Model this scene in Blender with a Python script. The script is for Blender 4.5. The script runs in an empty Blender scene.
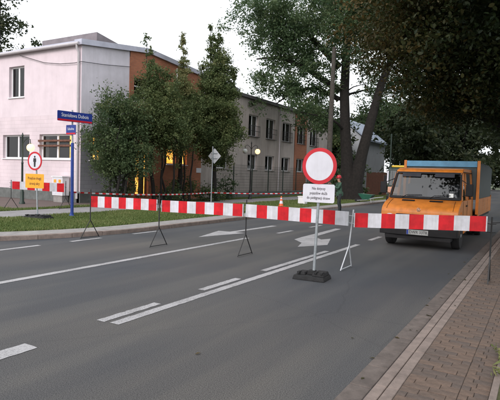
import bpy, bmesh, math, random
import numpy as np
from mathutils import Vector, Matrix

random.seed(7)
SC = bpy.context.scene
COL = SC.collection
R = math.radians

# ------------------------------------------------------------------ camera
FPX, CAMH = 502.0, 1.72          # focal length in photo pixels (500 wide), eye height
def _n(v): return v / np.linalg.norm(v)
_Y = _n(np.array([295., 16., FPX])); _X = -_n(np.array([-858., 52., FPX]))
_X = _n(_X - _Y * (_X @ _Y)); _Z = np.cross(_Y, _X); _Z = _Z if _Z[1] > 0 else -_Z
_M = np.array([_X, _Y, _Z]); RT, UP, FW = _M[:, 0], _M[:, 1], _M[:, 2]
CAM = np.array([0, 0, CAMH])
def ray(u, v): return FW + RT * (u - 250) / FPX + UP * (200 - v) / FPX
def gnd(u, v, z=0.0):
    d = ray(u, v); return CAM + d * ((z - CAMH) / d[2])
def atY(u, v, Y): d = ray(u, v); return CAM + d * (Y / d[1])
def atX(u, v, X): d = ray(u, v); return CAM + d * (X / d[0])

cd = bpy.data.cameras.new('camera'); cam = bpy.data.objects.new('camera', cd); COL.objects.link(cam)
cd.sensor_fit = 'HORIZONTAL'; cd.sensor_width = 36; cd.lens = FPX / 500 * 36
cd.clip_start = 0.05; cd.clip_end = 2000
cam.matrix_world = Matrix(((RT[0], UP[0], -FW[0], 0), (RT[1], UP[1], -FW[1], 0), (RT[2], UP[2], -FW[2], CAMH), (0, 0, 0, 1)))
SC.camera = cam

# ------------------------------------------------------------------ sky, sun, exposure
SUN_EL, SUN_AZ = R(30), R(176)      # azimuth clockwise from +Y: behind the camera
w = bpy.data.worlds.new('World'); SC.world = w; w.use_nodes = True
nt = w.node_tree; nt.nodes.clear()
out = nt.nodes.new('ShaderNodeOutputWorld'); bg = nt.nodes.new('ShaderNodeBackground')
sky = nt.nodes.new('ShaderNodeTexSky'); sky.sky_type = 'NISHITA'; sky.sun_disc = False
sky.sun_elevation = SUN_EL; sky.sun_rotation = SUN_AZ; sky.dust_density = 3
mix = nt.nodes.new('ShaderNodeMix'); mix.data_type = 'RGBA'
tc = nt.nodes.new('ShaderNodeTexCoord'); nz = nt.nodes.new('ShaderNodeTexNoise'); nz.inputs['Scale'].default_value = 2.2
nz.inputs['Detail'].default_value = 5
rp = nt.nodes.new('ShaderNodeValToRGB'); rp.color_ramp.elements[0].position = .3; rp.color_ramp.elements[1].position = .75
rp.color_ramp.elements[0].color = (8.2, 8.5, 9.0, 1); rp.color_ramp.elements[1].color = (10.4, 10.4, 10.4, 1)
nt.links.new(tc.outputs['Generated'], nz.inputs['Vector']); nt.links.new(nz.outputs['Fac'], rp.inputs['Fac'])
mix.inputs['Factor'].default_value = .88       # a closed, thin bright overcast over the blue sky
nt.links.new(sky.outputs['Color'], mix.inputs['A']); nt.links.new(rp.outputs['Color'], mix.inputs['B'])
nt.links.new(mix.outputs['Result'], bg.inputs['Color']); bg.inputs['Strength'].default_value = .11
nt.links.new(bg.outputs[0], out.inputs[0])
sl = bpy.data.lights.new('sun', 'SUN'); sl.energy = 1.5; sl.angle = R(25); sl.color = (1, .90, .90)
so = bpy.data.objects.new('sun', sl); COL.objects.link(so)
sd = Vector((math.sin(SUN_AZ) * math.cos(SUN_EL), math.cos(SUN_AZ) * math.cos(SUN_EL), math.sin(SUN_EL)))
so.rotation_euler = sd.to_track_quat('Z', 'Y').to_euler(); so.location = (0, 0, 30)
SC.view_settings.view_transform = 'Standard'; SC.view_settings.look = 'None'
SC.view_settings.gamma = 1; SC.view_settings.exposure = .5; SC.view_settings.use_curve_mapping = False
SC.render.engine = 'CYCLES'

# ------------------------------------------------------------------ materials
MATS = {}
def mat(name, col, rough=.7, metal=0., var=.12, scale=6., bump=0., bscale=40., col2=None, emit=0., spec=.5, coat=0., streak=0.):
    if name in MATS: return MATS[name]
    m = bpy.data.materials.new(name); m.use_nodes = True; MATS[name] = m
    t = m.node_tree; b = t.nodes['Principled BSDF']
    b.inputs['Roughness'].default_value = rough; b.inputs['Metallic'].default_value = metal
    b.inputs['Specular IOR Level'].default_value = spec; b.inputs['Coat Weight'].default_value = coat
    tcn = t.nodes.new('ShaderNodeTexCoord'); nn = t.nodes.new('ShaderNodeTexNoise')
    nn.inputs['Scale'].default_value = scale; nn.inputs['Detail'].default_value = 6; nn.inputs['Roughness'].default_value = .65
    t.links.new(tcn.outputs['Object'], nn.inputs['Vector'])
    mx = t.nodes.new('ShaderNodeMix'); mx.data_type = 'RGBA'
    c1 = tuple(max(0, c * (1 - var)) for c in col); c2 = col2 or tuple(min(1, c * (1 + var)) for c in col)
    mx.inputs['A'].default_value = (*c1, 1); mx.inputs['B'].default_value = (*c2, 1)
    mr = t.nodes.new('ShaderNodeMapRange'); mr.inputs['From Min'].default_value = .35; mr.inputs['From Max'].default_value = .65
    t.links.new(nn.outputs['Fac'], mr.inputs['Value']); t.links.new(mr.outputs[0], mx.inputs['Factor'])
    res = mx.outputs['Result']
    if streak:                                         # rain streaks and grime
        mp = t.nodes.new('ShaderNodeMapping'); mp.inputs['Scale'].default_value = (2.6, 2.6, .22); ns = t.nodes.new('ShaderNodeTexNoise'); ns.inputs['Scale'].default_value = 1.4; ns.inputs['Detail'].default_value = 9; ns.inputs['Roughness'].default_value = .7
        t.links.new(tcn.outputs['Object'], mp.inputs['Vector']); t.links.new(mp.outputs[0], ns.inputs['Vector'])
        rs = t.nodes.new('ShaderNodeValToRGB'); rs.color_ramp.elements[0].position = .36; rs.color_ramp.elements[1].position = .56
        rs.color_ramp.elements[0].color = (1 - streak, 1 - streak, 1 - streak * 1.1, 1); rs.color_ramp.elements[1].color = (1, 1, 1, 1); t.links.new(ns.outputs['Fac'], rs.inputs['Fac'])
        ms = t.nodes.new('ShaderNodeMix'); ms.data_type = 'RGBA'; ms.blend_type = 'MULTIPLY'; ms.inputs['Factor'].default_value = 1
        t.links.new(res, ms.inputs['A']); t.links.new(rs.outputs[0], ms.inputs['B']); res = ms.outputs['Result']
    t.links.new(res, b.inputs['Base Color'])
    if bump:
        n2 = t.nodes.new('ShaderNodeTexNoise'); n2.inputs['Scale'].default_value = bscale; n2.inputs['Detail'].default_value = 4
        t.links.new(tcn.outputs['Object'], n2.inputs['Vector'])
        bp = t.nodes.new('ShaderNodeBump'); bp.inputs['Strength'].default_value = bump; bp.inputs['Distance'].default_value = .02
        t.links.new(n2.outputs['Fac'], bp.inputs['Height']); t.links.new(bp.outputs[0], b.inputs['Normal'])
    if emit:
        t.links.new(mx.outputs['Result'], b.inputs['Emission Color']); b.inputs['Emission Strength'].default_value = emit
    return m

def mat_asphalt():
    m = bpy.data.materials.new('asphalt'); m.use_nodes = True; t = m.node_tree; b = t.nodes['Principled BSDF']
    b.inputs['Roughness'].default_value = .82; b.inputs['Specular IOR Level'].default_value = .35
    tcn = t.nodes.new('ShaderNodeTexCoord')
    def noise(s, d=4, stretch=None):
        n = t.nodes.new('ShaderNodeTexNoise'); n.inputs['Scale'].default_value = s; n.inputs['Detail'].default_value = d
        if stretch:
            mp = t.nodes.new('ShaderNodeMapping'); mp.inputs['Scale'].default_value = stretch
            t.links.new(tcn.outputs['Object'], mp.inputs['Vector']); t.links.new(mp.outputs[0], n.inputs['Vector'])
        else: t.links.new(tcn.outputs['Object'], n.inputs['Vector'])
        return n
    def ramp(src, p0, p1, c0, c1):
        r = t.nodes.new('ShaderNodeValToRGB'); r.color_ramp.elements[0].position = p0; r.color_ramp.elements[1].position = p1
        r.color_ramp.elements[0].color = (*c0, 1); r.color_ramp.elements[1].color = (*c1, 1)
        t.links.new(src, r.inputs['Fac']); return r
    big = ramp(noise(.38, 6, (1, .45, 1)).outputs['Fac'], .36, .62, (.052, .058, .066), (.084, .083, .080))
    spk = noise(110, 6); s2 = ramp(spk.outputs['Fac'], .3, .75, (.30, .30, .31), (2.1, 2.07, 2.03))
    mul = t.nodes.new('ShaderNodeMix'); mul.data_type = 'RGBA'; mul.blend_type = 'MULTIPLY'; mul.inputs['Factor'].default_value = 1
    t.links.new(big.outputs[0], mul.inputs['A']); t.links.new(s2.outputs[0], mul.inputs['B'])
    # worn wheel tracks and blotches with edges of their own
    med = ramp(noise(1.3, 6, (1, .07, 1)).outputs['Fac'], .45, .62, (.84, .85, .88), (1.10, 1.08, 1.05))
    mu2 = t.nodes.new('ShaderNodeMix'); mu2.data_type = 'RGBA'; mu2.blend_type = 'MULTIPLY'; mu2.inputs['Factor'].default_value = 1
    t.links.new(mul.outputs['Result'], mu2.inputs['A']); t.links.new(med.outputs[0], mu2.inputs['B'])
    # hairline cracks
    vo = t.nodes.new('ShaderNodeTexVoronoi'); vo.feature = 'DISTANCE_TO_EDGE'; vo.inputs['Scale'].default_value = .33
    wn = noise(1.1, 6); ad = t.nodes.new('ShaderNodeMix'); ad.data_type = 'RGBA'; ad.inputs['Factor'].default_value = .22
    t.links.new(tcn.outputs['Object'], ad.inputs['A']); t.links.new(wn.outputs['Color'], ad.inputs['B']); t.links.new(ad.outputs['Result'], vo.inputs['Vector'])
    cr = ramp(vo.outputs['Distance'], .0, .004, (.85, .85, .85), (1, 1, 1))
    mu3 = t.nodes.new('ShaderNodeMix'); mu3.data_type = 'RGBA'; mu3.blend_type = 'MULTIPLY'; mu3.inputs['Factor'].default_value = 1
    t.links.new(mu2.outputs['Result'], mu3.inputs['A']); t.links.new(cr.outputs[0], mu3.inputs['B'])
    t.links.new(mu3.outputs['Result'], b.inputs['Base Color'])
    bp = t.nodes.new('ShaderNodeBump'); bp.inputs['Strength'].default_value = .18; bp.inputs['Distance'].default_value = .003
    t.links.new(spk.outputs['Fac'], bp.inputs['Height']); t.links.new(bp.outputs[0], b.inputs['Normal'])
    return m

def mat_paint():                                  # worn road paint: chipped where the noise bites
    m = bpy.data.materials.new('road_paint'); m.use_nodes = True; t = m.node_tree; b = t.nodes['Principled BSDF']
    b.inputs['Roughness'].default_value = .7
    tcn = t.nodes.new('ShaderNodeTexCoord'); n = t.nodes.new('ShaderNodeTexNoise'); n.inputs['Scale'].default_value = 60; n.inputs['Detail'].default_value = 6
    n2 = t.nodes.new('ShaderNodeTexNoise'); n2.inputs['Scale'].default_value = 2.1
    t.links.new(tcn.outputs['Object'], n.inputs['Vector']); t.links.new(tcn.outputs['Object'], n2.inputs['Vector'])
    a = t.nodes.new('ShaderNodeMath'); a.operation = 'MULTIPLY_ADD'; a.inputs[1].default_value = .45
    t.links.new(n2.outputs['Fac'], a.inputs[0]); t.links.new(n.outputs['Fac'], a.inputs[2])
    r = t.nodes.new('ShaderNodeValToRGB'); r.color_ramp.elements[0].position = .52; r.color_ramp.elements[1].position = .80
    r.color_ramp.elements[0].color = (.20, .20, .20, 1); r.color_ramp.elements[1].color = (.40, .40, .41, 1)
    t.links.new(a.outputs[0], r.inputs['Fac']); t.links.new(r.outputs[0], b.inputs['Base Color'])
    return m

def mat_brick(name, c1, c2, mortar, bw, bh, rough=.85, msize=.012, off=.5, bump=.4):
    m = bpy.data.materials.new(name); m.use_nodes = True; t = m.node_tree; b = t.nodes['Principled BSDF']
    b.inputs['Roughness'].default_value = rough
    tcn = t.nodes.new('ShaderNodeTexCoord'); sp = t.nodes.new('ShaderNodeSeparateXYZ'); cb = t.nodes.new('ShaderNodeCombineXYZ')
    ad = t.nodes.new('ShaderNodeMath'); t.links.new(tcn.outputs['Object'], sp.inputs[0])
    t.links.new(sp.outputs['X'], ad.inputs[0]); t.links.new(sp.outputs['Y'], ad.inputs[1])
    t.links.new(ad.outputs[0], cb.inputs['X']); t.links.new(sp.outputs['Z'], cb.inputs['Y'])
    br = t.nodes.new('ShaderNodeTexBrick'); br.offset = off
    br.inputs['Color1'].default_value = (*c1, 1); br.inputs['Color2'].default_value = (*c2, 1); br.inputs['Mortar'].default_value = (*mortar, 1)
    br.inputs['Scale'].default_value = 1; br.inputs['Brick Width'].default_value = bw; br.inputs['Row Height'].default_value = bh
    br.inputs['Mortar Size'].default_value = msize
    t.links.new(cb.outputs[0], br.inputs['Vector'])
    n = t.nodes.new('ShaderNodeTexNoise'); n.inputs['Scale'].default_value = .9; n.inputs['Detail'].default_value = 7
    t.links.new(tcn.outputs['Object'], n.inputs['Vector'])
    r = t.nodes.new('ShaderNodeValToRGB'); r.color_ramp.elements[0].position = .3; r.color_ramp.elements[1].position = .7
    r.color_ramp.elements[0].color = (.84, .84, .84, 1); r.color_ramp.elements[1].color = (1.05, 1.04, 1.03, 1)
    t.links.new(n.outputs['Fac'], r.inputs['Fac'])
    mu = t.nodes.new('ShaderNodeMix'); mu.data_type = 'RGBA'; mu.blend_type = 'MULTIPLY'; mu.inputs['Factor'].default_value = 1
    t.links.new(br.outputs['Color'], mu.inputs['A']); t.links.new(r.outputs[0], mu.inputs['B']); t.links.new(mu.outputs['Result'], b.inputs['Base Color'])
    bp = t.nodes.new('ShaderNodeBump'); bp.inputs['Strength'].default_value = bump; bp.inputs['Distance'].default_value = .01; bp.invert = True
    t.links.new(br.outputs['Fac'], bp.inputs['Height']); t.links.new(bp.outputs[0], b.inputs['Normal'])
    return m

def mat_leaf(name, cols, transl=.3):
    m = bpy.data.materials.new(name); m.use_nodes = True; t = m.node_tree; t.nodes.clear()
    o = t.nodes.new('ShaderNodeOutputMaterial'); at = t.nodes.new('ShaderNodeAttribute'); at.attribute_name = 'tint'
    r = t.nodes.new('ShaderNodeValToRGB'); e = r.color_ramp.elements
    e[0].color = (*cols[0], 1); e[1].color = (*cols[-1], 1)
    for i, c in enumerate(cols[1:-1]):
        k = e.new((i + 1) / (len(cols) - 1)); k.color = (*c, 1)
    t.links.new(at.outputs['Fac'], r.inputs['Fac'])
    b = t.nodes.new('ShaderNodeBsdfPrincipled'); b.inputs['Roughness'].default_value = .6; b.inputs['Specular IOR Level'].default_value = .3
    tr = t.nodes.new('ShaderNodeBsdfTranslucent'); mx = t.nodes.new('ShaderNodeMixShader'); mx.inputs[0].default_value = transl
    t.links.new(r.outputs[0], b.inputs['Base Color']); t.links.new(r.outputs[0], tr.inputs['Color'])
    t.links.new(b.outputs[0], mx.inputs[1]); t.links.new(tr.outputs[0], mx.inputs[2]); t.links.new(mx.outputs[0], o.inputs[0])
    return m

def mat_glass(name, tint=(.75, .8, .8), refl=.07):
    m = bpy.data.materials.new(name); m.use_nodes = True; t = m.node_tree; t.nodes.clear()
    o = t.nodes.new('ShaderNodeOutputMaterial'); g = t.nodes.new('ShaderNodeBsdfGlossy'); g.inputs['Roughness'].default_value = .03
    tr = t.nodes.new('ShaderNodeBsdfTransparent'); tr.inputs['Color'].default_value = (*tint, 1)
    lwf = t.nodes.new('ShaderNodeLayerWeight'); lwf.inputs['Blend'].default_value = .5
    lw = t.nodes.new('ShaderNodeMath'); lw.operation = 'POWER'; lw.inputs[1].default_value = 4.5; t.links.new(lwf.outputs['Facing'], lw.inputs[0])
    ad = t.nodes.new('ShaderNodeMath'); ad.operation = 'ADD'; ad.inputs[1].default_value = refl; ad.use_clamp = True
    n = t.nodes.new('ShaderNodeTexNoise'); n.inputs['Scale'].default_value = 1.5
    tcn = t.nodes.new('ShaderNodeTexCoord'); t.links.new(tcn.outputs['Object'], n.inputs['Vector'])
    bp = t.nodes.new('ShaderNodeBump'); bp.inputs['Strength'].default_value = .05; t.links.new(n.outputs['Fac'], bp.inputs['Height']); t.links.new(bp.outputs[0], g.inputs['Normal'])
    mx = t.nodes.new('ShaderNodeMixShader'); t.links.new(lw.outputs[0], ad.inputs[0]); t.links.new(ad.outputs[0], mx.inputs[0])
    t.links.new(tr.outputs[0], mx.inputs[1]); t.links.new(g.outputs[0], mx.inputs[2]); t.links.new(mx.outputs[0], o.inputs[0])
    return m

M_ASPH = mat_asphalt(); M_PAINT = mat_paint(); M_GLASS = mat_glass('window_glass'); M_WSGLASS = mat_glass('vehicle_glass', (.55, .62, .66), .14)
M_EARTH = mat('grass_ground', (.085, .105, .036), .95, var=.35, scale=3, bump=.6, bscale=30, col2=(.11, .11, .05))
M_FARG = mat('far_ground', (.05, .07, .025), .95, var=.3, scale=.5)
M_CONC = mat('concrete', (.27, .26, .25), .9, var=.18, scale=5, bump=.3, bscale=60)
M_KERB = mat('kerb_concrete', (.22, .178, .155), .9, var=.22, scale=7, bump=.3, bscale=80)
M_GUT = mat('gutter_concrete', (.125, .105, .093), .9, var=.25, scale=6, bump=.3, bscale=80)
M_JOINT = mat('joint_sand', (.065, .055, .045), .95, var=.3, scale=20)
M_PATH = mat('path_slabs', (.24, .235, .24), .9, var=.15, scale=2, bump=.3, bscale=40)
M_FORE = mat_brick('forecourt_pavers', (.30, .19, .165), (.25, .17, .15), (.12, .09, .08), .2, .1)
M_FAREPAVE = mat('far_pavement', (.26, .19, .165), .9, var=.2, scale=3, bump=.3)
M_PINK = mat_brick('pink_panel_wall', (.69, .60, .64), (.66, .575, .61), (.57, .49, .52), .6, .2, msize=.008, bump=.25)
M_PLAIN = mat('pink_render', (.69, .605, .645), .9, streak=.045, var=.06, scale=1.2, bump=.15, bscale=50)
M_LAV = mat('lavender_render', (.72, .69, .76), .9, streak=.07, var=.08, scale=1, bump=.2, bscale=40)
M_GREYCL = mat_brick('grey_panel_wall', (.34, .345, .38), (.31, .315, .35), (.25, .25, .275), .5, .2, msize=.008)
M_ORANGE = mat_brick('orange_brick', (.44, .155, .075), (.36, .12, .06), (.28, .15, .10), .25, .075)
M_WING = mat('grey_beige_render', (.43, .385, .36), .9, streak=.2, var=.1, scale=.8, bump=.2, bscale=40)
M_PLINTH = mat('plinth', (.12, .13, .125), .9, var=.2, scale=3, bump=.3)
M_METAL = mat('zinc_sheet', (.50, .51, .60), .45, .35, var=.12, scale=1.5)
M_DROOF = mat('dark_felt_roof', (.10, .095, .10), .9, var=.2, scale=1.5)
M_ROOFBOX = mat('weathered_roof_sheet', (.22, .20, .22), .8, var=.15, scale=1.5)
M_WHITE = mat('white_pvc', (.78, .78, .80), .45, var=.03)
M_PIPE = mat('pipe_grey', (.50, .48, .50), .5, var=.06)
M_DARKIN = mat('dark_interior', (.012, .013, .014), .9)
M_LIT = mat('lit_room', (.75, .36, .05), .9, emit=1.3, scale=2.4, var=.35, col2=(1.0, .66, .18))
M_CURT = mat('curtain', (.16, .145, .13), .9, var=.2, scale=5)
M_BROWN = mat('brown_wood', (.13, .055, .035), .7, var=.3, scale=9, bump=.2)
M_BLACK = mat('black_steel', (.016, .017, .018), .5, var=.2)
M_DGREEN = mat('dark_green_steel', (.018, .035, .027), .5, var=.2)
M_GREY = mat('galvanised', (.36, .40, .42), .45, .6, var=.15, scale=14)
M_SILV = mat('white_grey_steel', (.52, .55, .58), .45, .2, var=.1, scale=14)
M_RED = mat('sign_red', (.52, .008, .02), .45, var=.06, scale=4)
M_SWHITE = mat('sign_white', (.66, .67, .73), .4, var=.05, scale=4, streak=.10)
M_BRED = mat('board_red', (.56, .010, .018), .5, var=.22, scale=5, spec=.3, streak=.25)
M_BWHITE = mat('board_white', (.62, .63, .68), .45, var=.12, scale=5, streak=.3)
M_YEL = mat('sign_yellow', (.80, .36, .022), .45, var=.05, scale=4)
M_BLUE = mat('sign_blue', (.012, .035, .24), .4, var=.08, scale=4)
M_BLUEP = mat('blue_pole_paint', (.015, .05, .27), .45, var=.15, scale=6)
M_INK = mat('black_ink', (.02, .02, .025), .6, var=0)
M_WINK = mat('white_ink', (.72, .74, .78), .5, var=0)
M_RUB = mat('black_rubber', (.011, .012, .013), .8, var=.35, scale=9, bump=.5, bscale=50)
M_TYRE = mat('tyre_rubber', (.014, .014, .015), .85, var=.3, scale=12)
M_VORANGE = mat('van_orange_paint', (.60, .19, .022), .48, var=.16, scale=3.5, coat=.1, streak=.22)
M_VDARK = mat('black_trim', (.010, .010, .011), .65, var=.3, spec=.3)
M_VBLUE = mat('blue_board_paint', (.09, .27, .44), .5, var=.15, scale=4)
M_TARP = mat('grey_green_tarp', (.034, .050, .054), .6, var=.2, scale=3, bump=.25, bscale=5)
M_SEAT = mat('seat_cloth', (.03, .032, .04), .9, var=.2)
M_PAPER = mat('paper', (.7, .72, .7), .8, var=.04)
M_LENS = mat('headlamp_lens', (.55, .57, .58), .15, .3, var=.05)
M_AMBER = mat('amber_lens', (.75, .20, .02), .25, var=.05)
M_CHROME = mat('chrome', (.6, .62, .64), .25, .9, var=.05)
M_WOODP = mat('grey_wood_pole', (.055, .05, .042), .9, var=.3, scale=8, bump=.5, bscale=20)
M_BARK = mat('bark', (.016, .014, .012), .95, var=.4, scale=7, bump=.9, bscale=16)
M_GLOBE = mat('lit_globe', (1.0, .62, .26), .4, emit=1.7, var=0)
M_GLOBE0 = mat('milky_globe', (.55, .57, .55), .3, var=.03)
M_SKIN = mat('skin', (.42, .24, .17), .6, var=.05)
M_WORKG = mat('green_work_jacket', (.035, .085, .055), .85, var=.25, scale=14, bump=.3)
M_WORKT = mat('dark_work_trousers', (.022, .028, .030), .9, var=.25, scale=14)
M_HELM = mat('red_helmet', (.40, .015, .025), .3, var=.03)
M_ORCONE = mat('cone_orange', (.72, .12, .03), .5, var=.06)
M_GTRUCK = mat('dark_green_paint', (.018, .035, .028), .4, var=.1)
M_LYEL = mat('yellow_lens', (.72, .50, .05), .3, var=.04)
M_PEACH = mat('faded_orange_paint', (.62, .33, .22), .5, var=.08)
M_PLANT = mat('barrow_green', (.02, .11, .07), .5, var=.15)
M_HWALL = mat('house_render', (.33, .35, .37), .9, var=.06, scale=1)
M_HROOF = mat('house_roof_sheet', (.20, .24, .30), .6, var=.12, scale=2)
M_PLATE = mat('dusty_shaded_plate', (.33, .34, .33), .5, var=.15, scale=9, streak=.3)  # white plate greyed to carry the canopy's shade in its colour, plus dirt streaks

# ------------------------------------------------------------------ building helpers
ORG = {}
def meta(o, label=None, cat=None, group=None, kind=None):
    if label: o['label'] = label
    if cat: o['category'] = cat
    if group: o['group'] = group
    if kind: o['kind'] = kind
    return o
def thing(name, loc, label, cat, group=None):
    o = bpy.data.objects.new(name, None); COL.objects.link(o); o.location = loc; o.empty_display_size = .2
    ORG[o.name] = Vector(loc); return meta(o, label, cat, group)

class MB:
    def __init__(s): s.v = []; s.f = []; s.m = []
    def add(s, vs, fs, mi=0):
        k = len(s.v); s.v += [tuple(float(c) for c in p) for p in vs]
        for f in fs: s.f.append(tuple(i + k for i in f)); s.m.append(mi)
        return s
    def box(s, x0, x1, y0, y1, z0, z1, mi=0):
        vs = [(x, y, z) for z in (z0, z1) for y in (y0, y1) for x in (x0, x1)]
        return s.add(vs, [(0, 2, 3, 1), (4, 5, 7, 6), (0, 1, 5, 4), (2, 6, 7, 3), (0, 4, 6, 2), (1, 3, 7, 5)], mi)
    def obox(s, c, ax, ay, az, mi=0):              # centre and three half-axis vectors
        c, ax, ay, az = Vector(c), Vector(ax), Vector(ay), Vector(az)
        vs = [c + ax * i + ay * j + az * k for k in (-1, 1) for j in (-1, 1) for i in (-1, 1)]
        return s.add(vs, [(0, 2, 3, 1), (4, 5, 7, 6), (0, 1, 5, 4), (2, 6, 7, 3), (0, 4, 6, 2), (1, 3, 7, 5)], mi)
    def quad(s, a, b, c, d, mi=0): return s.add([a, b, c, d], [(0, 1, 2, 3)], mi)
    def tube(s, pts, rad, n=8, mi=0, cap=True):
        pts = [Vector(p) for p in pts]; rad = rad if isinstance(rad, (list, tuple)) else [rad] * len(pts)
        vs = []; prev = None
        for i, p in enumerate(pts):
            d = (pts[min(i + 1, len(pts) - 1)] - pts[max(i - 1, 0)]).normalized()
            if prev is None: a = d.orthogonal().normalized()
            else:
                a = prev - d * prev.dot(d); a = a.normalized() if a.length > 1e-5 else d.orthogonal().normalized()
            prev = a; b = d.cross(a)
            vs += [p + (a * math.cos(2 * math.pi * k / n) + b * math.sin(2 * math.pi * k / n)) * rad[i] for k in range(n)]
        fs = [(i * n + k, i * n + (k + 1) % n, (i + 1) * n + (k + 1) % n, (i + 1) * n + k) for i in range(len(pts) - 1) for k in range(n)]
        if cap: fs += [tuple(range(n - 1, -1, -1)), tuple((len(pts) - 1) * n + k for k in range(n))]
        return s.add(vs, fs, mi)
    def lathe(s, c, prof, n=20, mi=0, axis=(0, 0, 1)):
        ax = Vector(axis).normalized(); a = ax.orthogonal().normalized(); b = ax.cross(a); c = Vector(c)
        vs = [c + ax * h + (a * math.cos(2 * math.pi * k / n) + b * math.sin(2 * math.pi * k / n)) * max(r, 1e-4) for r, h in prof for k in range(n)]
        fs = [(i * n + k, i * n + (k + 1) % n, (i + 1) * n + (k + 1) % n, (i + 1) * n + k) for i in range(len(prof) - 1) for k in range(n)]
        fs += [tuple(range(n - 1, -1, -1)), tuple((len(prof) - 1) * n + k for k in range(n))]
        return s.add(vs, fs, mi)
    def prism(s, poly, ext, mi=0):                 # poly: 3-D points of one face, ext: extrusion vector
        e = Vector(ext); p = [Vector(q) for q in poly]; n = len(p)
        fs = [tuple(range(n - 1, -1, -1)), tuple(range(n, 2 * n))] + [(i, (i + 1) % n, n + (i + 1) % n, n + i) for i in range(n)]
        return s.add(p + [q + e for q in p], fs, mi)
    def build(s, name, mats, parent=None, smooth=False, bevel=0., bseg=2, loc=None):
        me = bpy.data.meshes.new(name)
        o0 = Vector(loc) if loc is not None else (ORG[parent.name] if parent else Vector((0, 0, 0)))
        me.from_pydata([tuple(Vector(p) - o0) for p in s.v], [], s.f)
        mats = mats if isinstance(mats, (list, tuple)) else [mats]
        for m in mats: me.materials.append(m)
        me.polygons.foreach_set('material_index', s.m)
        bm = bmesh.new(); bm.from_mesh(me); bmesh.ops.recalc_face_normals(bm, faces=bm.faces); bm.to_mesh(me); bm.free()
        if smooth:
            me.polygons.foreach_set('use_smooth', [True] * len(me.polygons)); me.set_sharp_from_angle(angle=R(40))
        o = bpy.data.objects.new(name, me); COL.objects.link(o)
        if parent:
            o.parent = parent; o.location = o0 - ORG[parent.name]
        else: o.location = o0
        ORG[o.name] = o0
        if bevel:
            b = o.modifiers.new('bevel', 'BEVEL'); b.width = bevel; b.segments = bseg; b.limit_method = 'ANGLE'; b.angle_limit = R(35)
            o.modifiers.new('wn', 'WEIGHTED_NORMAL').keep_sharp = True
            me.polygons.foreach_set('use_smooth', [True] * len(me.polygons))
        return o

def structure(o): o['kind'] = 'structure'; return o

def lettering(body, size, c, rz, parent, m, rx=0., squash=1.0, name='lettering', align='CENTER'):
    cu = bpy.data.curves.new('t', 'FONT'); cu.body = body; cu.size = size; cu.align_x = align; cu.align_y = 'CENTER'; cu.extrude = .0012
    cu.space_line = .92; cu.resolution_u = 3
    t = bpy.data.objects.new('t', cu); COL.objects.link(t)
    dg = bpy.context.evaluated_depsgraph_get(); me = bpy.data.meshes.new_from_object(t.evaluated_get(dg))
    bpy.data.objects.remove(t); bpy.data.curves.remove(cu)
    mx = Matrix.Translation(Vector(c) - ORG[parent.name]) @ Matrix.Rotation(rz, 4, 'Z') @ Matrix.Rotation(R(90) + rx, 4, 'X') @ Matrix.Diagonal((squash, 1, 1, 1))
    me.transform(mx); me.materials.clear(); me.materials.append(m); me.name = name
    o = bpy.data.objects.new(name, me); COL.objects.link(o); o.parent = parent; ORG[o.name] = ORG[parent.name]
    o.location = (0, 0, 0)
    return o

# ------------------------------------------------------------------ the setting
LK = -9.85                                        # face of the left kerb
arc = [(-18.35 + 8.5 * math.cos(a), 11.1 + 8.5 * math.sin(a)) for a in [R(-90 * (1 - i / 16)) for i in range(17)]]   # from side street round to the main road
def offs(d):                                      # the left kerb line moved d metres into the verge
    p = [(-90, 2.6 + d)] + [(-18.35 + (8.5 - d) * math.cos(a), 11.1 + (8.5 - d) * math.sin(a)) for a in [R(-90 * (1 - i / 16)) for i in range(17)]]
    return p + [(LK - d, 130)]
def sheet(name, pts, z, m): 
    b = MB(); b.add([(x, y, z) for x, y in pts], [tuple(range(len(pts)))]); return structure(b.build(name, m))
sheet('ground', [(-400, -300), (400, -300), (400, 500), (-400, 500)], -.06, M_FARG)
road = sheet('road', [(-90, -25), (-1.1, -25), (-1.1, 130), (-90, 130)], 0, M_ASPH)

def slab(name, outer, z0, z1, m):
    b = MB(); b.prism([(x, y, z0) for x, y in outer], (0, 0, z1 - z0)); return structure(b.build(name, m))
verge = slab('verge', offs(.9) + [(-90, 130)], -.05, .085, M_EARTH)
def band(name, d0, d1, z, m):
    a, c = offs(d0), offs(d1); b = MB()
    b.add([(x, y, z) for x, y in a + c], [(i, i + 1, len(a) + i + 1, len(a) + i) for i in range(len(a) - 1)])
    return structure(b.build(name, m))
band('left_pavement', .13, .93, .105, M_CONC)
b = MB(); b.box(-17.2, -14.85, 2.9, 125, .03, .093); structure(b.build('path', M_PATH))
b = MB(); b.box(-90, -17.95, 12.4, 16.9, .03, .097); b.box(-19.5, -17.95, 16.9, 26.0, .03, .097); structure(b.build('forecourt', M_FORE))

# left kerb: single stones along the curve and the straight
kl = structure(MB().add([(LK, 30, -.02), (LK - .1, 30, -.02), (LK - .1, 31, -.02), (LK, 31, -.02)], [(0, 1, 2, 3)]).build('left_kerb', M_JOINT))
line = offs(0)[1:]
seg = []; prev = line[0]
def kstone(p, q, parent, width=.13, z0=-.03, z1=.112, m=M_KERB, side=1):
    p, q = Vector((*p, 0)), Vector((*q, 0)); d = (q - p).normalized(); nrm = Vector((-d.y, d.x, 0)) * side
    p = p + d * .004; q = q - d * .004; j = random.uniform(-.006, .006)
    bb = MB(); bb.prism([p + Vector((0, 0, z0)), q + Vector((0, 0, z0)), q + nrm * width + Vector((0, 0, z0)), p + nrm * width + Vector((0, 0, z0))], (0, 0, z1 - z0 + j))
    return bb.build('kerb_stone', m, parent, bevel=.012)
for i in range(16): kstone(line[i], line[i + 1], kl)
y = 11.1
while y < 42: kstone((LK, y), (LK, y + 1), kl); y += 1
o = kstone((LK, 42), (LK, 130), kl)
x = -18.35
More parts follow.
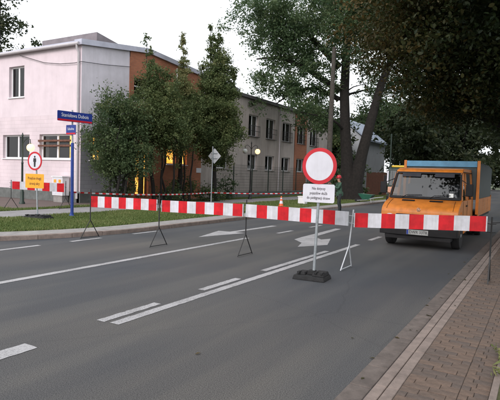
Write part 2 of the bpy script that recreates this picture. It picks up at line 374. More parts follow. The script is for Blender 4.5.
while x > -30: kstone((x - 1, 2.6), (x, 2.6), kl); x -= 1

# right kerb, gutter, edging
rk = structure(MB().box(-1.335, -.915, -12, 128, -.05, -.012).build('right_kerb', M_JOINT))
def rstones(x0, x1, z0, z1, ln, m, nm, ymax=34, jit=.003):
    y = 1.0; k = 0
    while y < ymax:
        bb = MB(); j = random.uniform(-jit, jit)
        bb.box(x0 + j * .5, x1 + j * .5, y + .004, y + ln - .004, z0, z1 + j)
        bb.build(nm, m, rk, bevel=.008); y += ln
    bb = MB(); bb.box(x0, x1, ymax, 128, z0, z1); bb.build(nm, m, rk)
rstones(-1.325, -1.137, -.04, .006, .5, M_GUT, 'gutter_stone', jit=.002)
rstones(-1.105, -1.015, -.04, .050, 1.0, M_KERB, 'kerb_stone')
rstones(-1.008, -.918, -.04, .052, 1.0, M_KERB, 'edging_stone')

# right pavement of single pavers, two sheets beyond
rp_ = structure(MB().box(-.918, -.29, -6, 128, -.05, .044).build('right_pavement', M_JOINT))
PAV = [mat('paver_a', (.125, .092, .072), .9, var=.22, scale=14, bump=.35, bscale=90), mat('paver_b', (.108, .084, .070), .9, var=.22, scale=14, bump=.35, bscale=90), mat('paver_c', (.140, .100, .076), .9, var=.22, scale=14, bump=.35, bscale=90)]
PME = {}
def paver(x0, x1, y0, y1):
    key = (round(x1 - x0, 3), random.randrange(3))
    if key not in PME:
        bb = MB(); hx, hy = (x1 - x0) / 2 - .002, (y1 - y0) / 2 - .0022; e = .003
        bb.add([(-hx, -hy, -.05), (hx, -hy, -.05), (hx, hy, -.05), (-hx, hy, -.05), (-hx, -hy, -e), (hx, -hy, -e), (hx, hy, -e), (-hx, hy, -e),
                (-hx + e, -hy + e, 0), (hx - e, -hy + e, 0), (hx - e, hy - e, 0), (-hx + e, hy - e, 0)],
               [(0, 1, 5, 4), (1, 2, 6, 5), (2, 3, 7, 6), (3, 0, 4, 7), (4, 5, 9, 8), (5, 6, 10, 9), (6, 7, 11, 10), (7, 4, 8, 11), (8, 9, 10, 11)])
        t = bb.build('paver', PAV[key[1]]); PME[key] = t.data; bpy.data.objects.remove(t)
    o = bpy.data.objects.new('paver', PME[key]); COL.objects.link(o); o.parent = rp_
    o.location = ((x0 + x1) / 2, (y0 + y1) / 2, .052 + random.uniform(-.004, .003)); o.rotation_euler = (random.uniform(-.006, .006), random.uniform(-.006, .006), random.uniform(-.008, .008))
XB = [-.915, -.50]
row = 0; y = 2.9; rest = MB(); cnt = 0
while y < 40:
    h = .1; off = (0, .07, .14)[row % 3]
    cuts = [-.915] + [c for c in (-.915 + off + .0, -.915 + off + .2, -.915 + off + .4) if -.915 + .05 < c < -.55] + [-.50]
    cuts += [-.395 if row % 2 else -.43, -.29]
    for a, c in zip(cuts, cuts[1:]):
        if cnt < 298: paver(a, c, y, y + h); cnt += 1
        else: j = random.uniform(-.003, .003); rest.box(a + .004, c - .004, y + .004, y + h - .004, .0, .052 + j, random.randrange(3))
    y += h; row += 1
o = rest.build('paver_rows', PAV, rp_); o['kind'] = 'stuff'
structure(MB().box(-.913, -.292, 40, 128, .0, .05).build('far_right_pavement', M_FAREPAVE))
b = MB(); b.box(-.285, -.235, -6, 128, -.05, .075); structure(b.build('right_edging', M_KERB))
structure(MB().box(-.235, 60, -25, 130, -.055, .05).build('right_verge', M_EARTH))

# road markings, each a thin sheet of paint on the road
ZP = .004
def mark(pts, nm='road_marking'):
    ring = []                                          # paint edges are never ruler straight
    for (xa, ya), (xb, yb) in zip(pts, pts[1:] + pts[:1]):
        n = max(1, int(math.hypot(xb - xa, yb - ya) / .06)); dx, dy = xb - xa, yb - ya; L = math.hypot(dx, dy)
        ring += [(xa + dx * k / n - dy / L * (j := random.gauss(0, .0035)), ya + dy * k / n + dx / L * j) for k in range(n)]
    bb = MB(); bb.add([(x, y, ZP) for x, y in ring], [tuple(range(len(ring)))]); o = bb.build(nm, M_PAINT, road)
    return o
def bar(xc, y0, y1, wd=.12): return mark([(xc - wd / 2, y0), (xc + wd / 2, y0), (xc + wd / 2, y1), (xc - wd / 2, y1)], 'lane_line')
bar(-4.09, 4.05, 12.6, .13)
for y0, y1 in ((4.03, 5.02), (5.98, 7.02), (7.87, 10.95)): bar(-4.29, y0, y1, .12)
bar(-4.21, 1.0, 3.08, .2)
for y0 in (13.7, 18.5, 23.5, 28.5, 34, 40, 46): bar(-4.13, y0, y0 + 1.1, .13)
bar(-6.9, 1.5, 11.7, .14)
for y0 in (13.3, 15.7, 18.1, 20.5, 23, 25.5, 28): bar(-6.8, y0, y0 + 1.0, .12)
for y0, y1 in ((4.5, 7.25), (8.1, 9.05), (10.2, 11.2)): bar(-9.65, y0, y1, .13)
mark([(-7.97, 10.92), (-7.52, 12.65), (-7.86, 12.62), (-7.80, 15.2), (-8.0, 15.2), (-8.04, 12.6), (-8.42, 12.55)], 'arrow_marking')
mark([(-4.68, 11.95), (-5.10, 13.25), (-5.22, 12.85), (-5.62, 13.35), (-5.80, 16.0), (-6.0, 16.0), (-5.86, 12.9), (-5.80, 12.36), (-5.35, 11.85), (-5.12, 11.1)], 'arrow_marking')

# ------------------------------------------------------------------ corner building
BX, BY = -19.4, 16.8                               # its corner
def wall_x(b, X, y0, y1, z0, z1, holes, depth=.22, mi=0, dirn=-1):        # wall in a plane of constant X with real openings and reveals
    ys = sorted({y0, y1, *[h[0] for h in holes], *[h[1] for h in holes]}); zs = sorted({z0, z1, *[h[2] for h in holes], *[h[3] for h in holes]})
    for a, c in zip(ys, ys[1:]):
        for e, f in zip(zs, zs[1:]):
            my, mz = (a + c) / 2, (e + f) / 2
            if any(h[0] < my < h[1] and h[2] < mz < h[3] for h in holes): continue
            b.quad((X, a, e), (X, c, e), (X, c, f), (X, a, f), mi)
    for h in holes:
        X2 = X + dirn * depth
        b.quad((X, h[0], h[2]), (X2, h[0], h[2]), (X2, h[0], h[3]), (X, h[0], h[3]), mi); b.quad((X, h[1], h[2]), (X2, h[1], h[2]), (X2, h[1], h[3]), (X, h[1], h[3]), mi)
        b.quad((X, h[0], h[2]), (X2, h[0], h[2]), (X2, h[1], h[2]), (X, h[1], h[2]), mi); b.quad((X, h[0], h[3]), (X2, h[0], h[3]), (X2, h[1], h[3]), (X, h[1], h[3]), mi)
def swap(b):                                       # a wall built for X planes becomes a wall in a Y plane
    b.v = [(y, x, z) for x, y, z in b.v]; return b

def window_x(parent, X, y0, y1, z0, z1, depth=.16, mull=1, cross=False, fr=M_WHITE, back=M_DARKIN, curtain=0., swapxy=False, sill=M_WHITE, dirn=-1, fw=.06):
    def mk(): return MB()
    def fin(b, nm, m, par=parent):
        if swapxy: swap(b)
        return b.build(nm, m, par)
    Xf = X + dirn * depth
    b = mk(); t = .05
    def fb(a, c, e, f): b.box(min(Xf, Xf + dirn * t), max(Xf, Xf + dirn * t), a, c, e, f)
    fb(y0 + .001, y1 - .001, z0 + .001, z0 + fw); fb(y0 + .001, y1 - .001, z1 - fw, z1 - .001); fb(y0 + .001, y0 + fw, z0 + fw, z1 - fw); fb(y1 - fw, y1 - .001, z0 + fw, z1 - fw)
    for k in range(mull):
        yc = y0 + (y1 - y0) * (k + 1) / (mull + 1); fb(yc - fw * .7, yc + fw * .7, z0 + fw, z1 - fw)
    if cross: zc = z0 + (z1 - z0) * .68; fb(y0 + fw, y1 - fw, zc - .03, zc + .03)
    win = fin(b, 'window', fr)
    ed = [y0 + fw] + [y0 + (y1 - y0) * (k + 1) / (mull + 1) for k in range(mull)] + [y1 - fw]
    for a, c in zip(ed, ed[1:]):
        g = mk(); xg = Xf + dirn * .03; g.quad((xg, a, z0 + fw), (xg, c, z0 + fw), (xg, c, z1 - fw), (xg, a, z1 - fw)); fin(g, 'pane', M_GLASS, win)
    g = mk(); xr = X + dirn * (depth + .9)             # the room behind: back wall and sides
    g.quad((xr, y0 - .3, z0 - .3), (xr, y1 + .3, z0 - .3), (xr, y1 + .3, z1 + .3), (xr, y0 - .3, z1 + .3)); xq = X + dirn * (depth + .06)
    for a, c, e, f in ((y0 - .3, y0 - .3, z0 - .3, z1 + .3), (y1 + .3, y1 + .3, z0 - .3, z1 + .3)): g.quad((xr, a, e), (xq, a, e), (xq, a, f), (xr, a, f))
    g.quad((xr, y0 - .3, z0 - .3), (xq, y0 - .3, z0 - .3), (xq, y1 + .3, z0 - .3), (xr, y1 + .3, z0 - .3)); g.quad((xr, y0 - .3, z1 + .3), (xq, y0 - .3, z1 + .3), (xq, y1 + .3, z1 + .3), (xr, y1 + .3, z1 + .3))
    fin(g, 'room', back, win)
    if curtain:
        n = 14; xc = X + dirn * (depth + .2)
        for s0, s1 in ((y0, y0 + (y1 - y0) * curtain), (y1 - (y1 - y0) * curtain, y1)):
            g = mk(); pts = [(xc + .03 * math.sin(k * 2.1), s0 + (s1 - s0) * k / n) for k in range(n + 1)]
            g.add([(x, y, z) for z in (z0, z1) for x, y in pts], [(k, k + 1, n + 2 + k, n + 1 + k) for k in range(n)])
            fin(g, 'curtain', M_CURT, win)
    if sill:
        g = mk(); g.box(min(X - dirn * .07, X + dirn * depth), max(X - dirn * .07, X + dirn * depth), y0 - .04, y1 + .04, z0 - .045, z0 - .003); fin(g, 'sill', sill, win)
    return win

cb_ = thing('corner_building', (BX, BY, .0), 'two storey pink building with zinc roof edge on the street corner', 'building')
# left face (plane Y = BY), built as an X-plane wall and swapped
LW = [(-25.0, -23.72, 5.42, 7.05), (-25.5, -23.25, 2.2, 3.45), (-22.45, -20.02, 2.2, 3.45), (-29.2, -27.0, 2.2, 3.45), (-28.6, -27.3, 5.42, 7.05)]
b = MB(); wall_x(b, BY, -34, BX, .62, 4.4, [h for h in LW if h[3] < 4.4], dirn=1); swap(b).build('lower_wall', M_PINK, cb_)
b = MB(); wall_x(b, BY, -34, BX, 4.4, 7.72, [h for h in LW if h[3] > 4.4], dirn=1); swap(b).build('upper_wall', M_PLAIN, cb_)
b = MB(); b.box(-34, BX - .02, BY - .03, BY + .2, -.02, .618); b.build('plinth', M_PLINTH, cb_)
for i, h in enumerate(LW): window_x(cb_, BY, h[0], h[1], h[2], h[3], swapxy=True, dirn=1, curtain=(.0, .0, .12, 0, 0)[i], fw=.075)
for zz in (2.82, 3.07):                                   # two brown boards across the corner window
    MB().box(-22.5, -20.06, BY - .06, BY - .015, zz, zz + .10).build('board', M_BROWN, cb_)
# street face (plane X = BX): pale render, then orange brick
top = [(16.8, 7.66), (21.4, 8.28), (25.4, 8.0), (31.0, 7.62)]
def topz(y):
    for (a, za), (c, zc) in zip(top, top[1:]):
        if a <= y <= c: return za + (zc - za) * (y - a) / (c - a)
    return top[-1][1]
b = MB(); wall_x(b, BX, BY, 20.0, .62, 3.6, [(17.35, 18.5, 2.2, 3.4)]); b.build('grey_lower_wall', M_GREYCL, cb_)
b = MB(); wall_x(b, BX, BY, 20.0, 3.6, 7.6, []); b.quad((BX, BY, 7.6), (BX, 20.0, 7.6), (BX, 20.0, topz(20.0)), (BX, BY, topz(BY))); b.build('pale_upper_wall', M_LAV, cb_)
OH = [(20.32, 22.2, 5.5, 6.75), (20.55, 21.6, .3, 3.05), (23.15, 24.0, 2.2, 3.22), (24.3, 25.1, 2.2, 3.22), (24.6, 26.2, 5.0, 6.4)]
b = MB(); wall_x(b, BX + .04, 20.0, 26.6, .1, 7.55, OH, depth=.25)
b.add([(BX + .04, 20.0, 7.55), (BX + .04, 26.6, 7.55), (BX + .04, 26.6, topz(26.6)), (BX + .04, 25.4, 7.98), (BX + .04, 21.4, 8.26), (BX + .04, 20.0, topz(20))], [(0, 1, 2, 3, 4, 5)])
for yy in (20.0, 26.6): b.quad((BX + .04, yy, .1), (BX - .01, yy, .1), (BX - .01, yy, 7.8), (BX + .04, yy, 7.8))
b.build('orange_brick_wall', M_ORANGE, cb_)
b = MB(); wall_x(b, BX, 26.6, 31.0, 0, 7.5, [(28.3, 29.9, 4.66, 6.27), (28.3, 29.9, 2.12, 3.3)]); b.quad((BX, 26.6, 7.5), (BX, 31.0, 7.5), (BX, 31.0, 7.62), (BX, 26.6, topz(26.6))); b.build('grey_end_wall', M_WING, cb_)
window_x(cb_, BX, 28.3, 29.9, 4.66, 6.27, sill=M_CONC); window_x(cb_, BX, 28.3, 29.9, 2.12, 3.3, sill=M_CONC)
b = MB(); b.box(BX - .2, BX + .03, BY - .03, 20.0, -.02, .618); b.build('plinth', M_PLINTH, cb_)
window_x(cb_, BX, 17.35, 18.5, 2.2, 3.4, back=M_LIT, curtain=.2)
for zz in (2.82, 3.07): MB().box(BX + .015, BX + .06, 17.3, 18.6, zz, zz + .10).build('board', M_BROWN, cb_)
window_x(cb_, BX + .04, *OH[0], cross=True); window_x(cb_, BX + .04, *OH[4], cross=True)
for h in OH[2:4]: window_x(cb_, BX + .04, *h, mull=0, back=M_LIT)
dr = window_x(cb_, BX + .04, *OH[1], mull=1, cross=True, back=M_LIT, fr=M_BROWN, sill=None, fw=.1, curtain=.3); dr.name = 'entrance_door'
# roof: zinc fascia round the edge, low felt roof, raised part
b = MB()
for (a, za), (c, zc) in zip(top, top[1:]):
    b.prism([(BX + .16, a - (.16 if a == 16.8 else 0), za - .01), (BX + .16, c, zc - .01), (BX + .16, c, zc + .25), (BX + .16, a - (.16 if a == 16.8 else 0), za + .25)], (-.5, 0, 0))
b.build('roof_fascia', M_METAL, cb_)
b = MB(); b.box(-34.2, BX - .345, BY - .14, BY + .3, 7.72, 7.86); b.build('eave_board', M_METAL, cb_)
b = MB(); b.tube([(-34.2, BY - .21, 7.76), (BX + .02, BY - .21, 7.70)], .075, 10); b.build('gutter', M_PIPE, cb_, smooth=True)
b = MB(); b.tube([(BX - .12, BY - .21, 7.68), (BX - .12, BY - .20, 7.5), (BX - .12, BY - .09, 7.3), (BX - .12, BY - .09, .3)], .055, 10); b.build('downpipe', M_PIPE, cb_, smooth=True)
b = MB(); b.tube([(BX + .12, 23.85, 7.9), (BX + .12, 23.85, 3.5)], .05, 8); b.build('downpipe', M_WHITE, cb_, smooth=True)
b = MB(); b.prism([(BX - .34, BY + .3, 7.84), (BX - .34, 21.4, 8.50), (BX - .34, 31, 7.86), (BX - .34, 31, 7.5), (BX - .34, BY + .3, 7.5)], (-14.4, 0, 0)); b.build('roof', M_DROOF, cb_)
rb = MB(); p = atX(97, 32, BX - 2.2); q = atX(58, 37, -27)
rb.prism([(BX - 2.2, p[1], 7.9), (BX - 2.2, p[1], p[2]), (BX - 2.2, p[1] + 4.5, p[2] - .75), (BX - 2.2, p[1] + 4.5, 7.9)], (-4.6, 0, 0)); rb.build('raised_roof', M_ROOFBOX, cb_)
b = MB(); b.quad((-34, BY, 0), (-34, 31, 0), (-34, 31, 7.8), (-34, BY, 7.8)); b.build('rear_wall', M_PLAIN, cb_)
b = MB(); b.box(BX + .045, BX + .07, 26.1, 26.6, 1.75, 2.05); b.build('notice_plate', M_SWHITE, cb_)

# cable slung along the wall
c0, c1 = atY(20, 55.5, BY - .12), Vector((BX + .1, 20.5, 7.35))
b = MB(); pts = [Vector(c0).lerp(c1, k / 14) + Vector((0, -.12 if k < 9 else .0, -.55 * (1 - (2 * k / 14 - 1) ** 2))) for k in range(15)]
pts = [Vector((max(p.x, -40), min(p.y, BY - .1) if p.x < BX else p.y, p.z)) for p in pts]
pts2 = [Vector(c0), Vector((-22.0, BY - .1, 7.02)), Vector((-20.8, BY - .1, 6.86)), Vector((-19.75, BY - .1, 6.82)), Vector((BX + .1, BY - .1, 6.85)), Vector((BX + .08, 18.2, 7.0)), Vector((BX + .08, 20.0, 7.25))]
b.tube(pts2, .016, 5); o = b.build('cable', M_BLACK, None, smooth=True, loc=pts2[0]); meta(o, 'thin dark cable sagging along the upper pink wall', 'cable')

# ------------------------------------------------------------------ long wing
wg = thing('wing_building', (BX, 31, 0), 'long grey two storey wing with barred upper windows behind the fence', 'building')
WY = [(32.6, 34.05), (35.35, 36.9), (38.25, 39.9), (41.1, 42.75), (44.05, 45.75)]
b = MB(); wall_x(b, BX - .01, 31.0, 49, .0, 7.4, [(a, c, 4.66, 6.27) for a, c in WY] + [(a, c, 2.12, 3.3) for a, c in WY], depth=.24); b.build('wall', M_WING, wg)
b = MB(); b.box(BX - .0, BX + .05, 40.65, 41.08, .0, 7.3); b.box(BX, BX + .05, 42.77, 43.2, 0, 7.3); b.box(BX, BX + .05, 41.08, 42.77, 3.32, 4.64); b.box(BX, BX + .05, 41.08, 42.77, 6.29, 7.3); b.box(BX, BX + .05, 41.08, 42.77, 0, 2.1); b.build('orange_pilaster', M_ORANGE, wg)
for a, c in WY:
    window_x(wg, BX - .01, a, c, 4.66, 6.27, mull=1, back=M_DARKIN, sill=M_CONC, fr=M_WHITE, fw=.06, curtain=.25)
    window_x(wg, BX - .01, a, c, 2.12, 3.3, mull=1, sill=M_CONC, fw=.06, curtain=.2)
    g = MB(); n = 9
    for k in range(n): yy = a - .05 + (c - a + .1) * k / (n - 1); g.tube([(BX + .14, yy, 4.62), (BX + .14, yy, 5.45)], .014, 4)
    for zz in (4.62, 5.05, 5.45): g.tube([(BX + .14, a - .06, zz), (BX + .14, c + .06, zz)], .02, 4)
    for yy in (a - .05, c + .05):
        for zz in (4.62, 5.45): g.tube([(BX + .14, yy, zz), (BX - .02, yy, zz)], .014, 4)
    g.build('window_grille', M_BLACK, wg)
b = MB(); b.prism([(BX + .25, 31.0, 7.40), (BX + .25, 49.2, 7.34), (BX + .25, 49.2, 7.56), (BX + .25, 31.0, 7.62)], (-1.0, 0, 0)); b.build('roof_fascia', M_DROOF, wg)
b = MB(); b.box(-31, BX - .02, 31.05, 49, 7.41, 7.7); b.build('roof', M_DROOF, wg)
b = MB(); b.quad((BX - .01, 49, 0), (-31, 49, 0), (-31, 49, 7.4), (BX - .01, 49, 7.4)); b.build('end_wall', M_WING, wg)
b = MB(); b.tube([(BX + .1, 37.55, 7.3), (BX + .1, 37.55, .3)], .05, 6); b.build('downpipe', M_PIPE, wg)

# house beyond the forked tree
HY = 62.0
hp = atY(352, 150, HY)
hs = thing('gable_house', (hp[0], HY, 0), 'white rendered house with blue grey roof behind the forked tree', 'house')
xr = atY(365.5, 140, HY); xt = atY(346, 108, HY)
hx0, hx1 = hp[0] - 4.5, xr[0]; ze = xr[2]; zr = ze + 2.6
xm = (hx0 + hx1) / 2
b = MB(); b.add([(hx0, HY, 0), (hx1, HY, 0), (hx1, HY, ze), (xm, HY, zr), (hx0, HY, ze)], [(0, 1, 2, 3, 4)]); b.quad((hx1, HY, 0), (hx1, HY + 9, 0), (hx1, HY + 9, ze), (hx1, HY, ze)); b.build('wall', M_HWALL, hs)
b = MB(); b.prism([(xm, HY - .3, zr + .05), (hx1 + .4, HY - .3, ze - .12), (hx1 + .4, HY - .3, ze + .08), (xm, HY - .3, zr + .3)], (0, 9.5, 0)); b.prism([(xm, HY - .3, zr + .05), (hx0 - .4, HY - .3, ze - .12), (hx0 - .4, HY - .3, ze + .08), (xm, HY - .3, zr + .3)], (0, 9.5, 0)); b.build('roof', M_HROOF, hs)

# ------------------------------------------------------------------ fences
FX = -18.4
fn = thing('mesh_fence', (FX, 26.5, .08), 'dark green mesh fence on low concrete base before the grey wing', 'fence')
b = MB(); b.box(FX - .12, FX + .12, 26.5, 49, .0, .50); b.build('base', M_PLINTH, fn)
y = 26.6
while y < 49:
    MB().box(FX - .03, FX + .03, y - .03, y + .03, .5, 2.45).build('post', M_DGREEN, fn)
    g = MB()
    if y + 2.5 < 49.6:
        for k in range(1, 17): g.tube([(FX, y + .03 + k * 2.44 / 17, .55), (FX, y + .03 + k * 2.44 / 17, 2.38)], .0065, 3, cap=False)
        for zz in [.58 + .2 * k for k in range(10)]: g.tube([(FX + .01, y + .03, zz), (FX + .01, y + 2.47, zz)], .0075, 3, cap=False)
        g.build('mesh_panel', M_DGREEN, fn)
    y += 2.5
bfp = gnd(376, 194)
bf = thing('board_fence', (-15.5, 50, .05), 'brown upright board fence across the grass far behind the barrier', 'fence')
x0, x1 = atY(366, 188, 50)[0], atY(386, 188, 50)[0]; x = x0
while x < x1:
    MB().box(x, x + .15, 50, 50.03, .1, 2.35 + random.uniform(-.03, .03)).build('board', M_BROWN, bf); x += .16
for zz in (.5, 1.9): MB().box(x0, x, 50.031, 50.08, zz, zz + .09).build('rail', M_BROWN, bf)

# ------------------------------------------------------------------ foliage
def leaf_mesh(name, P, T, size, m, parent, seed, droop=.3, aspect=.55, updn=.5, six=False):
    rg = np.random.default_rng(seed); N = len(P)
    nrm = rg.normal(size=(N, 3)); nrm[:, 2] += updn * 1.6; nrm /= np.linalg.norm(nrm, axis=1)[:, None]
    a = rg.normal(size=(N, 3)); a[:, 2] -= droop; a -= nrm * (a * nrm).sum(1)[:, None]; a /= np.linalg.norm(a, axis=1)[:, None] + 1e-9
    c = np.cross(nrm, a); L = (size * rg.uniform(.5, 1.5, N))[:, None]; W = L * aspect * .5
    K = 6 if six else 4; V = np.empty((N, K, 3)); V[:, 0] = P - a * L * .5
    if six:                                            # pointed oval folded along its midrib
        V[:, 1] = P - a * L * .18 + c * W * .85 + nrm * L * .07; V[:, 2] = P + a * L * .2 + c * W + nrm * L * .05; V[:, 3] = P + a * L * .5 - nrm * L * .06
        V[:, 4] = P + a * L * .2 - c * W + nrm * L * .05; V[:, 5] = P - a * L * .18 - c * W * .85 + nrm * L * .07
    else: V[:, 1] = P + c * W + nrm * L * .08; V[:, 2] = P + a * L * .5; V[:, 3] = P - c * W + nrm * L * .08
    V = V - np.array(ORG[parent.name])
    me = bpy.data.meshes.new(name); me.vertices.add(N * K); me.vertices.foreach_set('co', V.ravel().astype(np.float32))
    me.loops.add(N * K); me.loops.foreach_set('vertex_index', np.arange(N * K, dtype=np.int32))
    me.polygons.add(N); me.polygons.foreach_set('loop_start', np.arange(0, N * K, K, dtype=np.int32))
    at = me.attributes.new('tint', 'FLOAT', 'FACE'); at.data.foreach_set('value', np.clip(T, 0, 1).astype(np.float32))
    me.update(); me.validate(); me.materials.append(m)
    o = bpy.data.objects.new(name, me); COL.objects.link(o); o.parent = parent; return o

L_DARK = mat_leaf('leaf_dark_green', [(.046, .080, .038), (.076, .120, .052), (.11, .15, .064), (.145, .17, .07)], .42)
L_MID = mat_leaf('leaf_mid_green', [(.050, .095, .045), (.080, .135, .062), (.115, .165, .075), (.15, .19, .085)], .5)
L_CON = mat_leaf('leaf_yellow_green', [(.060, .092, .036), (.100, .142, .054), (.15, .18, .07), (.20, .20, .085)], .42)
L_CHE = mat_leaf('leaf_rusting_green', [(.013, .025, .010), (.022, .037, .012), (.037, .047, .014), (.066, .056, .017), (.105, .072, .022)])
L_FAR = mat_leaf('leaf_far_green', [(.018, .030, .015), (.030, .046, .020), (.046, .060, .025), (.068, .070, .028)])
L_RED = mat_leaf('leaf_reddish', [(.06, .06, .03), (.09, .07, .04), (.12, .075, .05)])
L_GRASS = mat_leaf('grass_blade', [(.075, .120, .032), (.115, .170, .048), (.165, .205, .07), (.26, .25, .11)], .3)

def sample_lobes(lobes, n, rg, power=.5):
    vol = np.array([(l[3] * l[4] * l[5]) ** .66 * (l[6] if len(l) > 6 else 1) for l in lobes]); vol = vol / vol.sum()
    idx = rg.choice(len(lobes), n, p=vol); Lb = np.array([l[:6] for l in lobes])[idx]
    d = rg.normal(size=(n, 3)); d /= np.linalg.norm(d, axis=1)[:, None]
    f = rg.random(n) ** power; f = np.where(rg.random(n) < .14, rg.uniform(1.05, 1.38, n), f)      # some shoots stick out of the crown
    return Lb[:, :3] + d * Lb[:, 3:6] * f[:, None], Lb[:, 3:6].min(1) * np.where(f > 1.02, .45, 1)

def tree(name, label, base, lobes, trunk, m, seed, clusters, per, sigma, size, limbs=14, group=None, droop=.3, tintf=None, power=.5, extra=None, twig=True, bark=None, cat='tree', updn=.5, six=False):
    """trunk: list of polylines with radii [(pts, radii), ...]; lobes in world metres"""
    rg = np.random.default_rng(seed); base = Vector(base)
    t = thing(name, base, label, cat, group)
    C, rmin = sample_lobes(lobes, clusters, rg, power)
    sg = np.minimum(sigma, np.maximum(.5 * rmin, .3 * sigma)) * rg.uniform(.6, 1.4, clusters)
    nsp = 4                                              # each clump is a few leafy shoots
    ctr = np.average(np.array([l[:3] for l in lobes]), axis=0)
    D = rg.normal(size=(clusters, nsp, 3)); out_ = C - ctr; out_ /= np.linalg.norm(out_, axis=1)[:, None] + 1e-6
    D = D + out_[:, None, :] * .7 - np.array([0, 0, droop * .5]); D /= np.linalg.norm(D, axis=2)[:, :, None]
    si = rg.integers(0, nsp, (clusters, per)); tt = rg.uniform(-.2, 2.1, (clusters, per)) * sg[:, None]
    P = C[:, None, :] + D[np.arange(clusters)[:, None], si] * tt[:, :, None] + rg.normal(size=(clusters, per, 3)) * (sg * .42)[:, None, None] * np.array([1, 1, .8])
    P = P.reshape(-1, 3)
    base_t = rg.normal(.42, .16, clusters)
    if tintf is not None: base_t = base_t + tintf(C)
    T = np.repeat(base_t, per) + rg.normal(0, .13, clusters * per)
    keep = (P[:, 2] > .1) & (rg.random(len(P)) < np.repeat(np.clip((sg / sigma) ** 1.25, .10, 1), per)); P, T = P[keep], T[keep]
    b = MB()
    for pts, rad in trunk: b.tube(pts, rad, 10)
    b_pts = [(Vector(p), r) for pts, rad in trunk for p, r in zip(pts, rad)]
    sel = C[rg.choice(clusters, min(limbs, clusters), replace=False)] if limbs else []
    for c in sel:
        c = Vector(c); cand = [q for q in b_pts if q[0].z < c.z + .3] or b_pts
        s, r = min(cand, key=lambda q: (q[0] - c).length + .8 * abs(q[0].z - (c.z - (c - q[0]).length * .5)))
        d = c - s; mid = s + d * .5 + Vector((rg.normal() * .08, rg.normal() * .08, .06)) * d.length
        r0 = min(r * .55, .03 + d.length * .018)
        b.tube([s, s.lerp(mid, .5) + Vector((0, 0, .02 * d.length)), mid, mid.lerp(c, .55), c], [r0, r0 * .8, r0 * .6, r0 * .4, r0 * .18], 6)
        b_pts.append((mid, r0 * .6))
        if twig:
            for _ in range(3):
                e = mid.lerp(c, rg.uniform(.2, .9)); v = Vector(rg.normal(size=3)) * d.length * .16; b.tube([e, e + v], [r0 * .25, r0 * .08], 4)
    b.build('trunk', bark or M_BARK, t, smooth=True)
    leaf_mesh('crown', P, T, size, m, t, seed + 1, droop, updn=updn, six=six)
    return t

def wob(p0, p1, n, amp, rg):
    p0, p1 = Vector(p0), Vector(p1)
    return [p0.lerp(p1, k / n) + Vector((rg.normal() * amp, rg.normal() * amp, 0)) * (0 if k in (0, ) else 1) for k in range(n + 1)]
rg0 = np.random.default_rng(3)

# small trees before the corner building
def cone_lobes(x, y, z0, z1, r, top=.12, n=9, belly=.3):
    out = []
    for k in range(n):
        f = k / (n - 1); z = z0 + (z1 - z0) * f
        rr = r * (f / belly) ** .5 if f < belly else r * (1 - (f - belly) / (1 - belly)) ** .85
        rr = max(rr, top); a = rg0.uniform(0, 6.28)
        out.append((x + .22 * rr * math.cos(a), y + .22 * rr * math.sin(a), z, rr, rr, (z1 - z0) / n * .8, 1))
    return out
def spire(p0, p1, r0, r1, n, wt):                   # small lobes strung along a leading shoot
    p0, p1 = Vector(p0), Vector(p1)
    return [(*p0.lerp(p1, k / (n - 1)), r0 + (r1 - r0) * k / (n - 1), r0 + (r1 - r0) * k / (n - 1), (p1 - p0).length / n * .7, wt) for k in range(n)]
def stems(x, y, z0, z1, k, spread):
    res = []
    for i in range(k):
        a = i * 6.28 / k + .4; p = wob((x + .18 * math.cos(a), y + .18 * math.sin(a), .02), (x + spread * math.cos(a), y + spread * math.sin(a), z1), 5, .07, rg0)
        res.append((p, [.07, .06, .052, .044, .032, .015]))
    return res
tree('bushy_tree', 'bushy many stemmed green tree beside the pale building corner', (-17.3, 17.3, .05), [(-17.7, 17.1, 3.3, 1.1, 1.1, 1.3), (-17.2, 17.5, 4.2, .85, .85, 1.0), (-17.0, 17.7, 2.5, 1.0, 1.0, 1.1), (-17.6, 17.2, 2.0, .9, .9, .6), (-17.9, 16.9, 4.6, .5, .5, .7)], stems(-17.3, 17.3, 0, 3.8, 5, .8), L_DARK, 11, 250, 150, .27, .10, limbs=18)
tree('spired_tree', 'green tree whose thin leaning top rises before the orange brick', (-17.4, 19.9, .05),
     [(-17.0, 20.1, 3.9, 1.4, 1.4, .9), (-17.2, 19.8, 4.5, 1.35, 1.35, 1.0), (-17.3, 20.2, 5.4, .95, .95, .9), (-17.5, 20.0, 6.3, .62, .62, .8), (-16.7, 20.6, 2.9, .8, .8, .7, .6)] + spire((-17.55, 19.98, 6.2), (-18.05, 19.7, 8.55), .45, .12, 9, 1.3),
     [(wob((-17.4, 19.9, 0), (-18.0, 19.7, 8.35), 8, .05, rg0), [.11, .1, .09, .08, .065, .05, .035, .02, .008])] + stems(-17.0, 20.3, 0, 3.6, 3, .6), L_CON, 21, 340, 150, .25, .10, limbs=16)
tree('thin_topped_tree', 'sparse reddish tipped spire tree left of the tall columnar one', (-17.7, 22.4, .05),
     [(-17.2, 22.2, 4.5, 1.25, 1.25, .8), (-17.4, 22.3, 4.9, 1.2, 1.2, .9), (-17.6, 22.5, 5.7, .9, .9, .8), (-17.9, 22.6, 6.5, .5, .5, .6), ] + spire((-17.85, 22.6, 6.3), (-18.4, 23.2, 9.95), .34, .09, 11, 1.4),
     [(wob((-17.7, 22.4, 0), (-18.4, 23.2, 9.5), 8, .04, rg0), [.12, .11, .1, .08, .065, .05, .035, .02, .008])] + stems(-17.2, 22.2, 0, 3.6, 3, .5), L_CON, 31, 310, 150, .25, .10, limbs=14, tintf=lambda C: np.where(C[:, 2] > 6.2, .5, .0))
kx, ky = -16.9, 24.7
